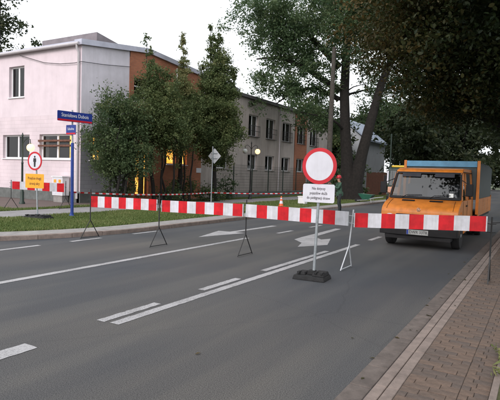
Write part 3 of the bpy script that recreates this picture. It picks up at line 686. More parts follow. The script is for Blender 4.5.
tree('columnar_tree', 'tall pointed columnar tree, the highest before the low building', (kx, ky, .05),
     cone_lobes(kx, ky, 2.2, 9.7, 1.6, n=12, belly=.28) + spire((kx - .2, ky - .1, 8.6), (kx - .5, ky - .2, 10.5), .42, .10, 8, 1.3) + [(kx + .6, ky + .4, 6.5, .35, .35, .35, 3), (kx + .7, ky + .5, 7.6, .2, .2, .4, 3)],
     [(wob((kx, ky, 0), (kx - .5, ky - .2, 10.4), 8, .03, rg0), [.17, .15, .13, .11, .09, .07, .05, .03, .01])], L_CON, 41, 720, 150, .25, .105, limbs=26, power=.42)
# low planting under them
def shrub(name, label, x, y, r, h, m, seed, n, size=.1, cat='shrub', group=None, ry=None):
    tree(name, label, (x, y, .05), [(x, y, h * .5, r, ry or r, h * .55)], [([(x, y, 0), (x, y, h * .5)], [.05, .02])], m, seed, n, 45, .14, size, limbs=5, cat=cat, group=group)
shrub('low_shrub', 'low dark shrub before the lit entrance', -17.4, 21.0, .9, 1.0, L_DARK, 51, 55)
shrub('low_shrub', 'low dark shrub at the foot of the columnar tree', -17.0, 24.3, .8, .9, L_DARK, 53, 50)
shrub('low_shrub', 'low dark shrub under the bushy corner tree', -17.9, 18.2, .9, 1.1, L_DARK, 58, 60)
shrub('low_shrub', 'waist high dark shrub right of the lit entrance', -17.9, 23.0, .8, 1.4, L_DARK, 59, 60)
shrub('fence_shrub', 'straggly shrub against the mesh fence by the grey wing', -17.9, 27.6, .6, 1.7, L_MID, 55, 40)
shrub('fence_shrub', 'green shrub by the last fence posts behind the round sign', -17.6, 41.5, .8, 2.0, L_MID, 57, 50, .13)

# the big forked tree, finely leaved
bx, by = -12.55, 36.2
tr_l = ([(bx - .1, by, 0), (bx - .15, by, 1.4), (bx - .35, by, 3.2), (bx - .6, by + .1, 5.2), (bx - .75, by, 8), (bx - .8, by + .2, 12), (bx - .4, by, 17)], [.95, .62, .45, .39, .35, .28, .12])
tr_r = ([(bx + .25, by, 0), (bx + .38, by, 1.3), (bx + .8, by - .1, 3.4), (bx + 1.4, by - .2, 5.8), (bx + 2.1, by - .3, 8.5), (bx + 3.4, by, 12), (bx + 3.6, by, 15)], [.85, .55, .42, .34, .28, .22, .08])
br1 = ([(bx - 1.15, by, 8.2), (bx - 3, by - 1.2, 9.6), (bx - 5, by - 2.4, 10.6), (bx - 6.6, by - 3.2, 10.4)], [.26, .2, .13, .05])
br2 = ([(bx - 1.15, by, 7.6), (bx - 2.6, by - .8, 8.4), (bx - 4.2, by - 1.5, 8.2), (bx - 5.4, by - 2, 7.2)], [.2, .15, .1, .04])
br3 = ([(bx - 1.2, by, 10), (bx - 3.5, by - 1, 12.5), (bx - 6, by - 2, 14)], [.25, .17, .05])
tree('forked_tree', 'big forked dark trunked tree with fine green leaves beyond the barrier', (bx, by, 0),
     [(bx - 1, by, 14.5, 5.5, 5, 3.2, 1), (bx - 4.6, by - 2, 12.4, 3.0, 3, 2.2, 1.2), (bx - 6.3, by - 3, 13.6, 2.4, 2.4, 1.8, 1), (bx - 3, by - 1.5, 10.2, 2.4, 2.2, 1.3, .8), (bx - 5.8, by - 2.4, 9.2, 1.5, 1.5, 1.2, .8), (bx - 6.4, by - 2.8, 7.6, .9, .9, .9, .7), (bx - 3.4, by - 1, 7.6, 1.7, 1.5, 1.0, .7), (bx + 1.5, by - 2, 11.8, 3.2, 3, 2.4, 1), (bx + 1.6, by + 2.5, 9.0, 2.6, 1.6, 1.3, .8), (bx - 3.4, by + 2, 6.8, 2.2, 1.8, 1.2, .9), (bx + 4, by - 1, 13.5, 3, 3, 2.5, .8), (bx - 4.6, by - 1.8, 10.7, 1.8, 1.5, .8, 1), (bx - 2.7, by - 3.2, 6.7, 1.3, 1.2, .8, 1.2), (bx - 3.8, by - 2.8, 8.3, 1.2, 1.0, .7, 1.2), (bx - 2.6, by - 2.8, 9.4, 1.0, 1.0, .7, 1.2), (bx - 1.8, by - 2.4, 5.9, 1.0, .9, .6, 1), (bx - 5.2, by - 1.9, 7.9, 1.0, 1.0, .7, 1), (bx - 2.2, by - 1.0, 8.6, 1.6, 1.2, .8, 1), (bx - 2.6, by + 2.5, 6.0, 1.5, 1.2, .9, .9), (bx + 1.5, by + 1.0, 7.0, 1.5, 1.2, .9, .9), (bx + 1.2, by - 3, 13.8, 4.0, 2.5, 2.0, 1)],
     [tr_l, tr_r, br1, br2, br3], L_MID, 61, 1000, 120, .44, .17, limbs=60, power=.55)

# near chestnut on the right verge, turning brown
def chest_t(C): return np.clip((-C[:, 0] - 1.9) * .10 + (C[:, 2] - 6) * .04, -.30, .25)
cx, cy = 2.3, 15.5
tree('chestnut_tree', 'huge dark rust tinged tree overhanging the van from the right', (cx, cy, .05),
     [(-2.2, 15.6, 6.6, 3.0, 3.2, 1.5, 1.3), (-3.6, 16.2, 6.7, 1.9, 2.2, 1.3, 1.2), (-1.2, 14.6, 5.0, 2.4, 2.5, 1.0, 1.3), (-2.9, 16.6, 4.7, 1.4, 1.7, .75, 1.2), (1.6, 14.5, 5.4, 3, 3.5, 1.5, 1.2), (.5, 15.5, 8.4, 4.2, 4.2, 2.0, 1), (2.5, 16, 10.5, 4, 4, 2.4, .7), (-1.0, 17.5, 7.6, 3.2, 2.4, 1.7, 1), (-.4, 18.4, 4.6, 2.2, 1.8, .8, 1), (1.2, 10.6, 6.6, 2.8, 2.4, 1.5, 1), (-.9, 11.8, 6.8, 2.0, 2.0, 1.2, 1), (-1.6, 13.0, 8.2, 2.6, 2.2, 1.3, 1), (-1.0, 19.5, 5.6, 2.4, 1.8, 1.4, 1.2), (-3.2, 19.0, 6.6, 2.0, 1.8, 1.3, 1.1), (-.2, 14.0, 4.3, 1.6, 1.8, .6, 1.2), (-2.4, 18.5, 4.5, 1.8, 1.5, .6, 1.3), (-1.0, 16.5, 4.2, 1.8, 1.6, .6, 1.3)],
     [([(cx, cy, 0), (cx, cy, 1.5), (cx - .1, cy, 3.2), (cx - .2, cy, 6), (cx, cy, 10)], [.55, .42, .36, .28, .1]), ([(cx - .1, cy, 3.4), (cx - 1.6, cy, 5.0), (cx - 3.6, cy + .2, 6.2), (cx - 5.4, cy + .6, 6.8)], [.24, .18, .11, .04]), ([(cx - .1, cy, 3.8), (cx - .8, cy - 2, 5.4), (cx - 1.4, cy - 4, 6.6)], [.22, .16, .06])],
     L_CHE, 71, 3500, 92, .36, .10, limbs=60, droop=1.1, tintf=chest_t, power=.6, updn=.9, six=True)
# the next trees of the right-hand row, by the photographer and behind: they shade the street
tree('verge_tree', 'leafy tree on the right verge shading the near pavement', (3.4, 3.0, .05), [(3.0, 2.5, 8.5, 4.0, 4.2, 2.0), (1.2, 0.5, 7.8, 3.0, 3.2, 1.6), (4, 4, 10.5, 3.5, 3.5, 2)],
     [([(3.4, 3, 0), (3.4, 3, 4), (3.3, 3, 10)], [.4, .3, .1])], L_CHE, 75, 420, 110, .5, .15, limbs=14, droop=.9)

# farther trees
FARL = ['tall far tree rising behind the roof of the grey wing', 'lower yellow green tree behind the end of the wing roof', 'far tree right behind the wing end',
        'far tree between the white house and the forked trunk', 'dense far tree behind the white house', 'dark far tree above the brown board fence',
        'far tree left of the road above the work truck', 'far tree whose crown shows over the van cab', 'tree of the far left row over the blue board', 'last tree of the far left row before the road end',
        'distant tree closing the street at the right edge', 'distant tree closing the street behind the van box', 'distant tree closing the street behind the van cab', 'tree of the right row just behind the chestnut', 'further tree of the right row arching over the road', 'last tree of the right row near the far road end']
FART = [(-31, 62, 10, 4.5), (-24, 57, 9.2, 3.5), (-22.5, 56, 8, 3.2), (-24, 78, 13, 5), (-19, 86, 14, 5.5), (-11.3, 53, 9.5, 3.4), (-12.4, 60, 11, 4.6), (-11.8, 69, 12, 5),
        (-11.5, 79, 12, 5), (-11, 91, 13, 5.5), (1.5, 112, 12, 7), (-6, 118, 13, 7), (-16, 108, 15, 8), (1.8, 29, 9.5, 5.4), (1.0, 47, 11, 6.4), (.5, 68, 12, 6.6)]
LOWC = (5, 6, 7, 8, 9, 10, 11, 12)
for i, ((x, y, h, r), lb) in enumerate(zip(FART, FARL)):
    rq = np.random.default_rng(200 + i); lob = []
    zlow = h * (.12 if i in (10, 11, 12) else .20 if i in LOWC else .34)
    for k in range(14):
        a = rq.uniform(0, 6.28); q = rq.uniform(.15, .62) * r; z = rq.uniform(zlow + .8, h * .9); rr = r * rq.uniform(.35, .6)
        lob.append((x + q * math.cos(a), y + q * math.sin(a), z, rr, rr, rr * .62))
    d = math.hypot(x, y); ls = .2 + d * .0032
    tree('far_tree', lb, (x, y, 0), lob, [([(x, y, 0), (x + .1, y, h * .4), (x, y + .1, h * .8)], [h * .028, h * .02, .05])], L_CON if i in (0, 1) else L_FAR, 300 + i * 7, 560 if i > 12 else 380, 50, .33 + d * .003, ls, limbs=12, group='trees along and behind the street', power=.6, twig=False,
         tintf=(lambda C: np.full(len(C), .15)) if i in (0, 1) else None)
tree('tall_tree', 'dark leafed tree rising behind the roof at the left edge', (-40.5, 26, 0), [(-39.3, 25.5, 17.2, 1.5, 1.5, .8), (-38.4, 25.6, 15.6, 1.2, 1.2, .7), (-37.4, 25.5, 16.2, .6, .6, .3), (-38.8, 26, 13.6, 1.3, 1.3, .7), (-37.6, 26, 12.4, 1.2, 1.2, .35), (-36.6, 25.8, 13.2, .4, .4, .3), (-40.5, 26, 13, 2, 2, 4.5), (-36.0, 26.5, 11.7, 1.6, 1.2, .3, .8)],
     [([(-40.5, 26, 0), (-40.4, 26, 8), (-40, 26, 17)], [.4, .28, .08])], L_FAR, 91, 120, 34, .36, .26, limbs=24)
shrub('dark_shrub', 'dark shrub filling the gap behind the red helmeted worker', -13.9, 39.0, 1.5, 3.6, L_DARK, 95, 130, .2)
shrub('dark_shrub', 'rounded dark bush right of the forked trunk', -9.6, 44.0, 1.6, 2.2, L_DARK, 97, 100, .2)
shrub('back_hedge', 'long dark hedge far down the left of the street', -13.2, 58, 1.4, 3.0, L_DARK, 98, 260, .24, 'hedge', ry=9)

def hedge_far():
    tree('far_hedge', 'distant dark hedge closing the end of the road', (-5, 126, 0), [(-22 + k * 5.0, 126, 1.8, 3.6, 1.5, 1.9) for k in range(11)], [([(-5, 126, 0), (-5, 126, 1.5)], [.1, .03])], L_FAR, 99, 420, 45, .6, .5, limbs=0, cat='hedge')
hedge_far()
# grass blades on the verge: nobody could count them
def grass(name, label, areas, n, seed, h=(.03, .085)):
    rg = np.random.default_rng(seed); A = np.array([(a[1] - a[0]) * (a[3] - a[2]) * a[4] for a in areas]); A = A / A.sum()
    idx = rg.choice(len(areas), n, p=A); Q = np.array([a[:4] for a in areas])[idx]
    x = Q[:, 0] + (Q[:, 1] - Q[:, 0]) * rg.random(n); y = Q[:, 2] + (Q[:, 3] - Q[:, 2]) * rg.random(n)
    # not over the kerb pavement on the curve
    dx, dy = x + 18.35, y - 11.1; inside = ~((dy < 0) & (dx > 0) & (np.hypot(dx, dy) > 7.5)); x, y = x[inside], y[inside]; n = len(x)
    pt = np.sin(x * 1.7 + 1.3 * np.sin(y * .9)) * np.cos(y * 1.3 + x * .4)
    hh = rg.uniform(*h, n) * (1 + .35 * pt); a = rg.uniform(0, 6.28, n); wd = rg.uniform(.012, .026, n); ln = rg.normal(0, .35, (n, 2)) * hh[:, None]
    z0 = .08
    V = np.empty((n, 3, 3)); V[:, 0] = np.c_[x - np.cos(a) * wd, y - np.sin(a) * wd, np.full(n, z0)]; V[:, 1] = np.c_[x + np.cos(a) * wd, y + np.sin(a) * wd, np.full(n, z0)]; V[:, 2] = np.c_[x + ln[:, 0], y + ln[:, 1], z0 + hh]
    me = bpy.data.meshes.new(name); me.vertices.add(n * 3); me.vertices.foreach_set('co', V.ravel().astype(np.float32)); me.loops.add(n * 3); me.loops.foreach_set('vertex_index', np.arange(n * 3, dtype=np.int32))
    me.polygons.add(n); me.polygons.foreach_set('loop_start', np.arange(0, n * 3, 3, dtype=np.int32))
    at = me.attributes.new('tint', 'FLOAT', 'FACE'); at.data.foreach_set('value', np.clip(.45 + .18 * pt + rg.normal(0, .2, n), 0, 1).astype(np.float32)); me.update(); me.validate(); me.materials.append(L_GRASS)
    o = bpy.data.objects.new(name, me); COL.objects.link(o); meta(o, label, 'grass', kind='stuff')
grass('verge_grass', 'patchy green grass on the verge behind the left kerb', [(-14.8, -10.8, 5, 24, 3), (-14.8, -10.8, 24, 50, 1), (-17.9, -17.25, 6, 24, 3), (-18.3, -17.25, 24, 49, 1), (-24, -17.25, 8.5, 12.3, 1.2)], 190000, 5)
grass('edge_weeds', 'weeds along the edge of the right pavement', [(-.23, .1, 3.5, 9, 1), (.1, 3, 3.5, 20, .5), (-.23, .1, 9, 30, .6)], 26000, 6, (.05, .16))
def weeds(name, label, pts, seed, n=30):
    rg = np.random.default_rng(seed); t = thing(name, (pts[0][0], pts[0][1], .06), label, 'weed'); P = []
    for x, y in pts: P += [(x + rg.normal() * .03, y + rg.normal() * .06, .09 + abs(rg.normal()) * .05) for _ in range(n)]
    leaf_mesh('leaves', np.array(P), rg.uniform(.6, 1, len(P)), .09, L_GRASS, t, seed, 0, .22)
weeds('weed_tuft', 'bright weed tuft at the right edge of the pavers', [(-.27, 5.3), (-.25, 5.05), (-.26, 4.7)], 3, 22)

# fallen leaves on verge and gutter
def litter(n, seed):
    rg = np.random.default_rng(seed); t = thing('fallen_leaves', (-1.2, 6, .01), 'scattered dry brown leaves along the right gutter', 'leaves'); t['kind'] = 'stuff'
    x = np.where(rg.random(n) < .8, rg.normal(-1.2, .12, n), rg.uniform(-3.2, -.3, n)); y = 3 + 17 * rg.random(n) ** 1.2
    z = np.where(x > -1.11, .058, .010)
    o = leaf_mesh('dry_leaves', np.c_[x, y, z], rg.uniform(.5, 1, n), .05, L_CHE, t, seed, 0, updn=8); o['kind'] = 'stuff'
litter(70, 8)

# ------------------------------------------------------------------ street lamps
def lamp(label, x, y, hz, globes, dirv, polem):
    t = thing('street_lamp', (x, y, .08), label, 'street lamp', 'globe lamps along the path')
    d = Vector((*dirv, 0)).normalized(); b = MB()
    b.lathe((x, y, .08), [(.13, 0), (.13, .08), (.09, .14), (.085, .55), (.06, .62), (.05, .7), (.042, 1.8), (.05, 1.82), (.05, 1.88), (.036, 1.9), (.03, hz + .42), (.05, hz + .45), (.012, hz + .58)], 14); b.build('pole', polem, t, smooth=True)
    for s, lit in globes:
        c = Vector((x, y, hz)) + d * s * .42
        b = MB(); b.tube([Vector((x, y, hz + .12)), Vector((x, y, hz + .30)) + d * s * .1, Vector((x, y, hz + .42)) + d * s * .26, Vector((x, y, hz + .36)) + d * s * .4, c + Vector((0, 0, .12))], .018, 8)
        b.lathe(c + Vector((0, 0, .10)), [(.05, 0), (.09, .01), (.04, .06), (.02, .1)], 12); b.build('arm', polem, t, smooth=True)
        b = MB(); b.lathe(c, [(.17 * math.sin(a), -.17 * math.cos(a)) for a in [R(180 * k / 12) for k in range(13)]], 18); b.build('globe', M_GLOBE if lit else M_GLOBE0, t, smooth=True)
q = gnd(249.8, 200.5); lg = atY(254.5, 150.5, 28.2)
lamp('black two globe lamp, one globe lit, before the mesh fence', q[0], q[1], 3.28, [(1, True), (-1, False)], (RT[0], RT[1]), M_BLACK)
q = gnd(22, 206)
lamp('dark green lamp with one glowing globe before the pink wall', q[0], q[1], 2.62, [(1, True)], (RT[0], RT[1] * .5), M_DGREEN)

# ------------------------------------------------------------------ signs
def circle(c, r, n, ang, y_off, dz=0):                   # points of a disc whose face looks along -Y turned by ang
    ca, sa = math.cos(ang), math.sin(ang)
    return [(c[0] + r * math.cos(2 * math.pi * k / n) * ca - y_off * sa * -1 * -1, c[1] + r * math.cos(2 * math.pi * k / n) * sa + y_off * ca, c[2] + r * math.sin(2 * math.pi * k / n)) for k in range(n)]
def face_pts(c, pts, ang, off):                          # sign-plane coordinates to the world; off > 0 is towards the viewer
    ca, sa = math.cos(ang), math.sin(ang)
    return [(c[0] + x * ca + off * sa, c[1] + x * sa - off * ca, c[2] + z) for x, z in pts]
def disc(nm, c, r, ang, o0, o1, m, par, n=48):
    p = [(r * math.cos(2 * math.pi * k / n), r * math.sin(2 * math.pi * k / n)) for k in range(n)]
    e = Vector(face_pts((0, 0, 0), [(0, 0)], ang, o1 - o0)[0]); return MB().prism(face_pts(c, p, ang, o0), e).build(nm, m, par)
def ringp(nm, c, r0, r1, ang, o0, o1, m, par, n=48):
    b = MB(); e = Vector(face_pts((0, 0, 0), [(0, 0)], ang, o1 - o0)[0])
    for k in range(n):
        a0, a1 = 2 * math.pi * k / n, 2 * math.pi * (k + 1) / n
        b.prism(face_pts(c, [(r0 * math.cos(a0), r0 * math.sin(a0)), (r1 * math.cos(a0), r1 * math.sin(a0)), (r1 * math.cos(a1), r1 * math.sin(a1)), (r0 * math.cos(a1), r0 * math.sin(a1))], ang, o0), e)
    return b.build(nm, m, par)
def rrect(w, h, r, n=5):
    out = []
    for sx, sz, a0 in ((1, 1, 0), (-1, 1, 90), (-1, -1, 180), (1, -1, 270)):
        for k in range(n + 1):
            a = R(a0 + 90 * k / n); out.append((sx * (w / 2 - r) + r * math.cos(a), sz * (h / 2 - r) + r * math.sin(a)))
    return out
def panel(nm, c, w, h, r, ang, o0, o1, m, par):
    e = Vector(face_pts((0, 0, 0), [(0, 0)], ang, o1 - o0)[0]); return MB().prism(face_pts(c, rrect(w, h, r), ang, o0), e).build(nm, m, par)
def text_on(body, size, c, ang, off, par, m, squash=1.0): return lettering(body, size, face_pts(c, [(0, 0)], ang, off)[0], ang, par, m, squash=squash)

def rubber_base(par, x, y, w, d, rz, n=2):
    b = MB(); ca, sa = math.cos(rz), math.sin(rz)
    def P(px, py, z): return (x + px * ca - py * sa, y + px * sa + py * ca, z)
    def blk(x0, x1, y0, y1, z0, z1, tp=.02):
        b.add([P(x0, y0, z0), P(x1, y0, z0), P(x1, y1, z0), P(x0, y1, z0), P(x0 + tp, y0 + tp, z1), P(x1 - tp, y0 + tp, z1), P(x1 - tp, y1 - tp, z1), P(x0 + tp, y1 - tp, z1)], [(3, 2, 1, 0), (4, 5, 6, 7), (0, 1, 5, 4), (1, 2, 6, 5), (2, 3, 7, 6), (3, 0, 4, 7)])
    blk(-w / 2, w / 2, -d / 2, d / 2, .0, .075)
    blk(-w * .42, -w * .14, -d * .3, d * .3, .074, .12); blk(w * .08, w * .46, -d * .38, d * .38, .074, .135)
    blk(-.07, .07, -.07, .07, .074, .15, .01)
    o = b.build('rubber_base', M_RUB, par, bevel=.012)
    for sx in (-.33, .2, .38):
        MB().obox(P(w * sx, -d * .28, .135 if sx > 0 else .12), (w * .035 * ca, w * .035 * sa, 0), (-.06 * sa, .06 * ca, 0), (0, 0, .014)).build('grip', M_RUB, par)

# the no-entry disc in the middle
sx, sy = gnd(313.5, 279)[:2]
t = thing('no_entry_sign', (sx, sy, 0), 'round white sign with red rim on rubber base before the barrier', 'road sign')
dc = atY(319.3, 166, sy - .06); ang = R(2)
topx = (dc[0] - sx) / dc[2]
MB().tube([(sx, sy, .05), (sx + topx * 2.2, sy, 2.2)], .024, 14).build('pole', M_GREY, t, smooth=True)
rubber_base(t, sx - .03, sy, .56, .42, R(4))
c = (dc[0], sy - .045, dc[2])
disc('back_plate', c, .298, ang, 0, .008, M_GREY, t); ringp('red_rim', c, .24, .30, ang, .009, .016, M_RED, t); disc('white_face', c, .2395, ang, .009, .014, M_SWHITE, t)
for dz in (-.12, .12): MB().box(c[0] - .035, c[0] + .035, sy - .04, sy + .03, c[2] + dz - .015, c[2] + dz + .015).build('clamp', M_GREY, t)
pc = atY(318.6, 193.3, sy - .05); pcl = (pc[0], sy - .05, pc[2])
pl = panel('text_plate', pcl, .555, .305, .03, ang, 0, .006, M_SWHITE, t)
for i, ln in enumerate(('Nie dotyczy', 'pojazdów służb', 'do pielęgnacji drzew')): text_on(ln, .066, (pcl[0], pcl[1], pcl[2] + .078 - i * .078), ang, .0085, t, M_INK, .74)

# the no-pedestrians sign on the verge
sx, sy = gnd(37.5, 218.5, .09)[:2]; ang = R(8)
t = thing('no_pedestrians_sign', (sx, sy, .085), 'round red rimmed pedestrian sign over an orange text plate', 'road sign')
MB().tube([(sx, sy, .1), (sx - .1, sy, 2.15)], .024, 12).build('pole', M_GREY, t, smooth=True)
b = rubber_base(t, sx, sy, .9, .5, R(10))
for o_ in list(t.children):
    if 'rubber' in o_.name or 'grip' in o_.name: o_.location.z += .085
dc = atY(34.8, 161, sy - .06); c = (dc[0], sy - .05, dc[2])
disc('back_plate', c, .298, ang, 0, .008, M_GREY, t); ringp('red_rim', c, .245, .30, ang, .009, .016, M_RED, t); disc('white_face', c, .2445, ang, .009, .014, M_SWHITE, t)
b = MB(); e = Vector(face_pts((0, 0, 0), [(0, 0)], ang, .003)[0])
for poly in ([(.035 * math.cos(k * .524), .135 + .035 * math.sin(k * .524)) for k in range(12)], [(-.055, .09), (-.062, -.02), (-.04, -.03), (-.032, -.19), (.032, -.19), (.04, -.03), (.062, -.02), (.055, .09)]):
    b.prism(face_pts(c, poly, ang, .0145), e)
b.build('pedestrian_symbol', M_INK, t)
pc = atY(34.5, 181, sy - .06); c2 = (pc[0], sy - .055, pc[2])
panel('orange_plate', c2, .78, .46, .02, ang, 0, .006, M_YEL, t)
for i, ln in enumerate(('Przejście drugą', 'stroną ulicy')): text_on(ln, .125, (c2[0], c2[1], c2[2] + .085 - i * .17), ang, .0085, t, M_INK, .72)

# the street name post
sx, sy = gnd(72, 216.5, .09)[:2]
t = thing('street_name_post', (sx, sy, .085), 'blue pole carrying two blue street name plates', 'street sign')
MB().tube([(sx, sy, .05), (sx - .03, sy, 2.62)], .052, 14).build('pole', M_BLUEP, t, smooth=True)
MB().tube([(sx - .03, sy, 2.6), (sx - .06, sy, 3.74)], .03, 12).build('upper_pole', M_GREY, t, smooth=True)
MB().lathe((sx - .02, sy, .085), [(.10, 0), (.10, .04), (.06, .08), (.055, .14)], 12).build('collar', M_BLUEP, t, smooth=True)
ang = R(80); c = (sx - .0, sy + .05, 3.50)
panel('street_name_plate', c, 1.30, .34, .03, ang, .035, .055, M_BLUE, t); b = MB(); e = Vector(face_pts((0, 0, 0), [(0, 0)], ang, .003)[0])
b.prism(face_pts(c, [(-.64, -.16), (.64, -.16), (.64, -.10), (-.64, -.10)], ang, .0555), e).build('red_stripe', M_RED, t)
text_on('Stanisława Dubois', .175, (c[0], c[1], c[2] + .035), ang, .0575, t, M_WINK, .80)
c = (sx + .0, sy - .08, 3.06); panel('small_name_plate', c, .47, .33, .02, 0, .0, .02, M_BLUE, t)
MB().prism(face_pts(c, [(-.225, -.155), (.225, -.155), (.225, -.1), (-.225, -.1)], 0, .0205), (0, -.003, 0)).build('red_stripe', M_RED, t)
text_on('Szkolna', .125, (c[0], c[1], c[2] + .03), 0, .0225, t, M_WINK, .85)

# diamond sign seen from behind, by the columnar tree
sx, sy = gnd(211, 203.5, .08)[:2]
t = thing('diamond_sign', (sx, sy, .085), 'diamond road sign seen from its grey back under the columnar tree', 'road sign')
MB().tube([(sx, sy, .05), (sx + .02, sy, 3.2)], .035, 10).build('pole', M_GREY, t, smooth=True)
c = atY(214, 156, sy); s_ = .42
MB().prism([(c[0] - s_, sy + .05, c[2]), (c[0], sy + .05, c[2] - s_), (c[0] + s_, sy + .05, c[2]), (c[0], sy + .05, c[2] + s_)], (0, .012, 0)).build('back_plate', M_SILV, t)
for dz in (-.14, .14): MB().box(c[0] - .2, c[0] + .2, sy + .028, sy + .05, c[2] + dz - .02, c[2] + dz + .02).build('bracket', M_GREY, t)

# ------------------------------------------------------------------ barriers: boards hung between stands
BYL = 8.95
def stand(label, u, v, ztop, m, span=.30, lean=0., z0=0.):
    p = gnd(u, v, z0); x, yy = p[0], p[1]
    t = thing('barrier_stand', (x, yy, z0), label, 'barrier stand', 'stands of the road barriers')
    b = MB(); zs = z0 + .44; xt = x + lean
    b.tube([(x + lean * .4, yy, zs), (xt, yy, ztop + .03)], .014, 8); b.build('post', m, t, smooth=True)
    b = MB(); b.tube([(x, yy - span, z0 + .012), (x + lean * .4, yy - .012, zs), ], .011, 7); b.build('leg', m, t, smooth=True)
    b = MB(); b.tube([(x, yy + span, z0 + .012), (x + lean * .4, yy + .012, zs), ], .011, 7); b.build('leg', m, t, smooth=True)
    b = MB(); b.tube([(x, yy - span * .97, z0 + .03), (x, yy + span * .97, z0 + .03)], .009, 6); b.build('foot_bar', m, t, smooth=True)
    for zz in (ztop - .08, ztop - .22):
        b = MB(); b.tube([(xt - .07, yy - .03, zz), (xt, yy, zz - .01), (xt + .07, yy - .03, zz)], .007, 6); b.build('hook', m, t, smooth=True)
    return t, Vector((x, yy, z0)), xt
S = [stand('black stand at the left kerb holding the leftmost barrier board', 90, 238, 1.20, M_BLACK, z0=0.0),
     stand('black stand between the first and second barrier boards from the left', 158.5, 246.5, 1.20, M_BLACK),
     stand('black stand between the second and third barrier boards', 245, 255.5, 1.16, M_BLACK),
     stand('pale grey leaning stand right of the round sign', 346, 269, 1.10, M_SILV, lean=.10),
     stand('thin black stand on the right pavement by the kerb', 488.5, 283, 1.12, M_BLACK, span=.16, z0=.052)]
def board(label, tl, tr, bl_h, br_h, first_red, nst=9, Y0=BYL, Y1=BYL, group='red and white barrier boards', m=(M_BRED, M_BWHITE), z=None):
    A, B = atY(*tl, Y0), atY(*tr, Y1)
    A0, B0 = atY(tl[0], tl[1] + bl_h, Y0), atY(tr[0], tr[1] + br_h, Y1)
    t = thing('barrier_board', ((A[0] + B[0]) / 2, (Y0 + Y1) / 2, B0[2]), label, 'barrier', group)
    b = MB(); th = Vector((0, .028, 0))
    for k in range(nst):
        f, g = k / nst, (k + 1) / nst
        P = lambda f: (Vector((A[0] + (B[0] - A[0]) * f, Y0 + (Y1 - Y0) * f, A0[2] + (B0[2] - A0[2]) * f)), Vector((A[0] + (B[0] - A[0]) * f, Y0 + (Y1 - Y0) * f, A[2] + (B[2] - A[2]) * f)))
        p0, p1 = P(f); q0, q1 = P(g); red = (k % 2 == 0) == first_red
        bb = MB(); bb.prism([p0 - th * .5, q0 - th * .5, q1 - th * .5, p1 - th * .5], th); bb.build('red_stripe' if red else 'white_stripe', m[0] if red else m[1], t)
    P0, P1 = P(0); Q0, Q1 = P(1)
    for e0, e1 in ((P0, P1), (Q0, Q1)):
        b = MB(); sgn = -1 if e0 is P0 else 1
        b.prism([e0 + Vector((0, -.017, 0)), e1 + Vector((0, -.017, 0)), e1 + Vector((sgn * .018, -.017, 0)), e0 + Vector((sgn * .018, -.017, 0))], (0, .034, 0)); b.build('end_cap', M_SILV, t)
    return t
board('leftmost red and white board of the row across the road', (91.5, 196), (157, 199.5), 11.0, 11.2, True)
board('second board from the left, starting and ending red', (162.5, 200.3), (243, 204), 11.4, 12.4, True)
board('board behind the round sign, starting and ending white', (247, 204.2), (348, 211.5), 12.8, 14.2, False)
board('rightmost board of the row, crossing in front of the orange van', (355.5, 213), (486.5, 216.3), 14.2, 15.2, True)
# ring hanging on the right stand
t5, p5, _ = S[4]
b = MB(); cc = p5 + Vector((.22, .0, 1.06)); b.tube([cc + Vector((.055 * math.cos(k * .449), 0, .055 * math.sin(k * .449))) for k in range(15)], .010, 6, cap=False); b.tube([p5 + Vector((0, 0, 1.0)), p5 + Vector((.17, 0, 1.02))], .008, 6); b.build('ring_hook', M_BLACK, t5, smooth=True)

# barrier on the path at the left
Pl, Pr = gnd(11, 209, .09), gnd(65.5, 209.5, .09)
board('shorter faded board closing the path beside the pink building', (12.5, 181.3), (64.5, 183.5), 7.6, 8.8, True, nst=7, Y0=Pl[1], Y1=Pr[1])
for u_, lb in ((11, 'left stand of the faded barrier on the path'), (65.5, 'right stand of the faded barrier near the blue pole')):
    q = gnd(u_, 209, .09); stand(lb, u_, 209, 1.2, M_BLACK, span=.32, z0=.09)

# warning tape
def tape():
    keys = [Vector((*gnd(72, 216.5, .09)[:2], .93)), Vector((*gnd(211, 203.5, .08)[:2], .68)), Vector((-12.35, 31.6, .78))]
    o = thing('warning_tape', keys[0], 'narrow red and white tape strung along the verge from the blue pole', 'tape'); b = MB(); k = 0
    for a, c in zip(keys, keys[1:]):
        n = int((c - a).length / .2); prevp = None
        for i in range(n + 1):
            f = i / n; p = a.lerp(c, f) + Vector((0, 0, -.10 * (1 - (2 * f - 1) ** 2))); tw = .35 * math.sin(i * .5)
            e = Vector((math.sin(tw) * .025, 0, math.cos(tw) * .028))
            if prevp: b.quad(prevp[0], p - e, p + e, prevp[1], k % 2); k += 1
            prevp = (p - e, p + e)
    b.build('ribbon', [M_BRED, M_BWHITE], o)
tape()

# ------------------------------------------------------------------ utility pole, cabinet, cone, box, barrow
q = gnd(327.5, 203)
t = thing('utility_pole', (q[0], q[1], 0), 'grey wooden utility pole standing before the forked tree', 'pole'); qx, qy = q[0], q[1]
MB().tube([(qx, qy, -.05), (qx + .0, qy, 5), (qx + .05, qy, 10.2)], [.19, .165, .13], 12).build('shaft', M_WOODP, t, smooth=True)
MB().lathe((qx + .05, qy, 10.19), [(.16, 0), (.15, .05), (.01, .1)], 10).build('cap', M_WOODP, t)
sp = gnd(390, 200); t = thing('slim_pole', (sp[0], 36, 0), 'thin dark pole rising just left of the van', 'pole'); sx = atY(389.5, 180, 36)[0]
t.location = (sx, 36, 0); ORG[t.name] = Vector((sx, 36, 0)); MB().tube([(sx, 36, 0), (sx, 36, 4.9)], .05, 8).build('shaft', M_DGREEN, t); MB().lathe((sx, 36, 4.85), [(.06, 0), (.06, .06), (.01, .09)], 8).build('cap', M_DGREEN, t)
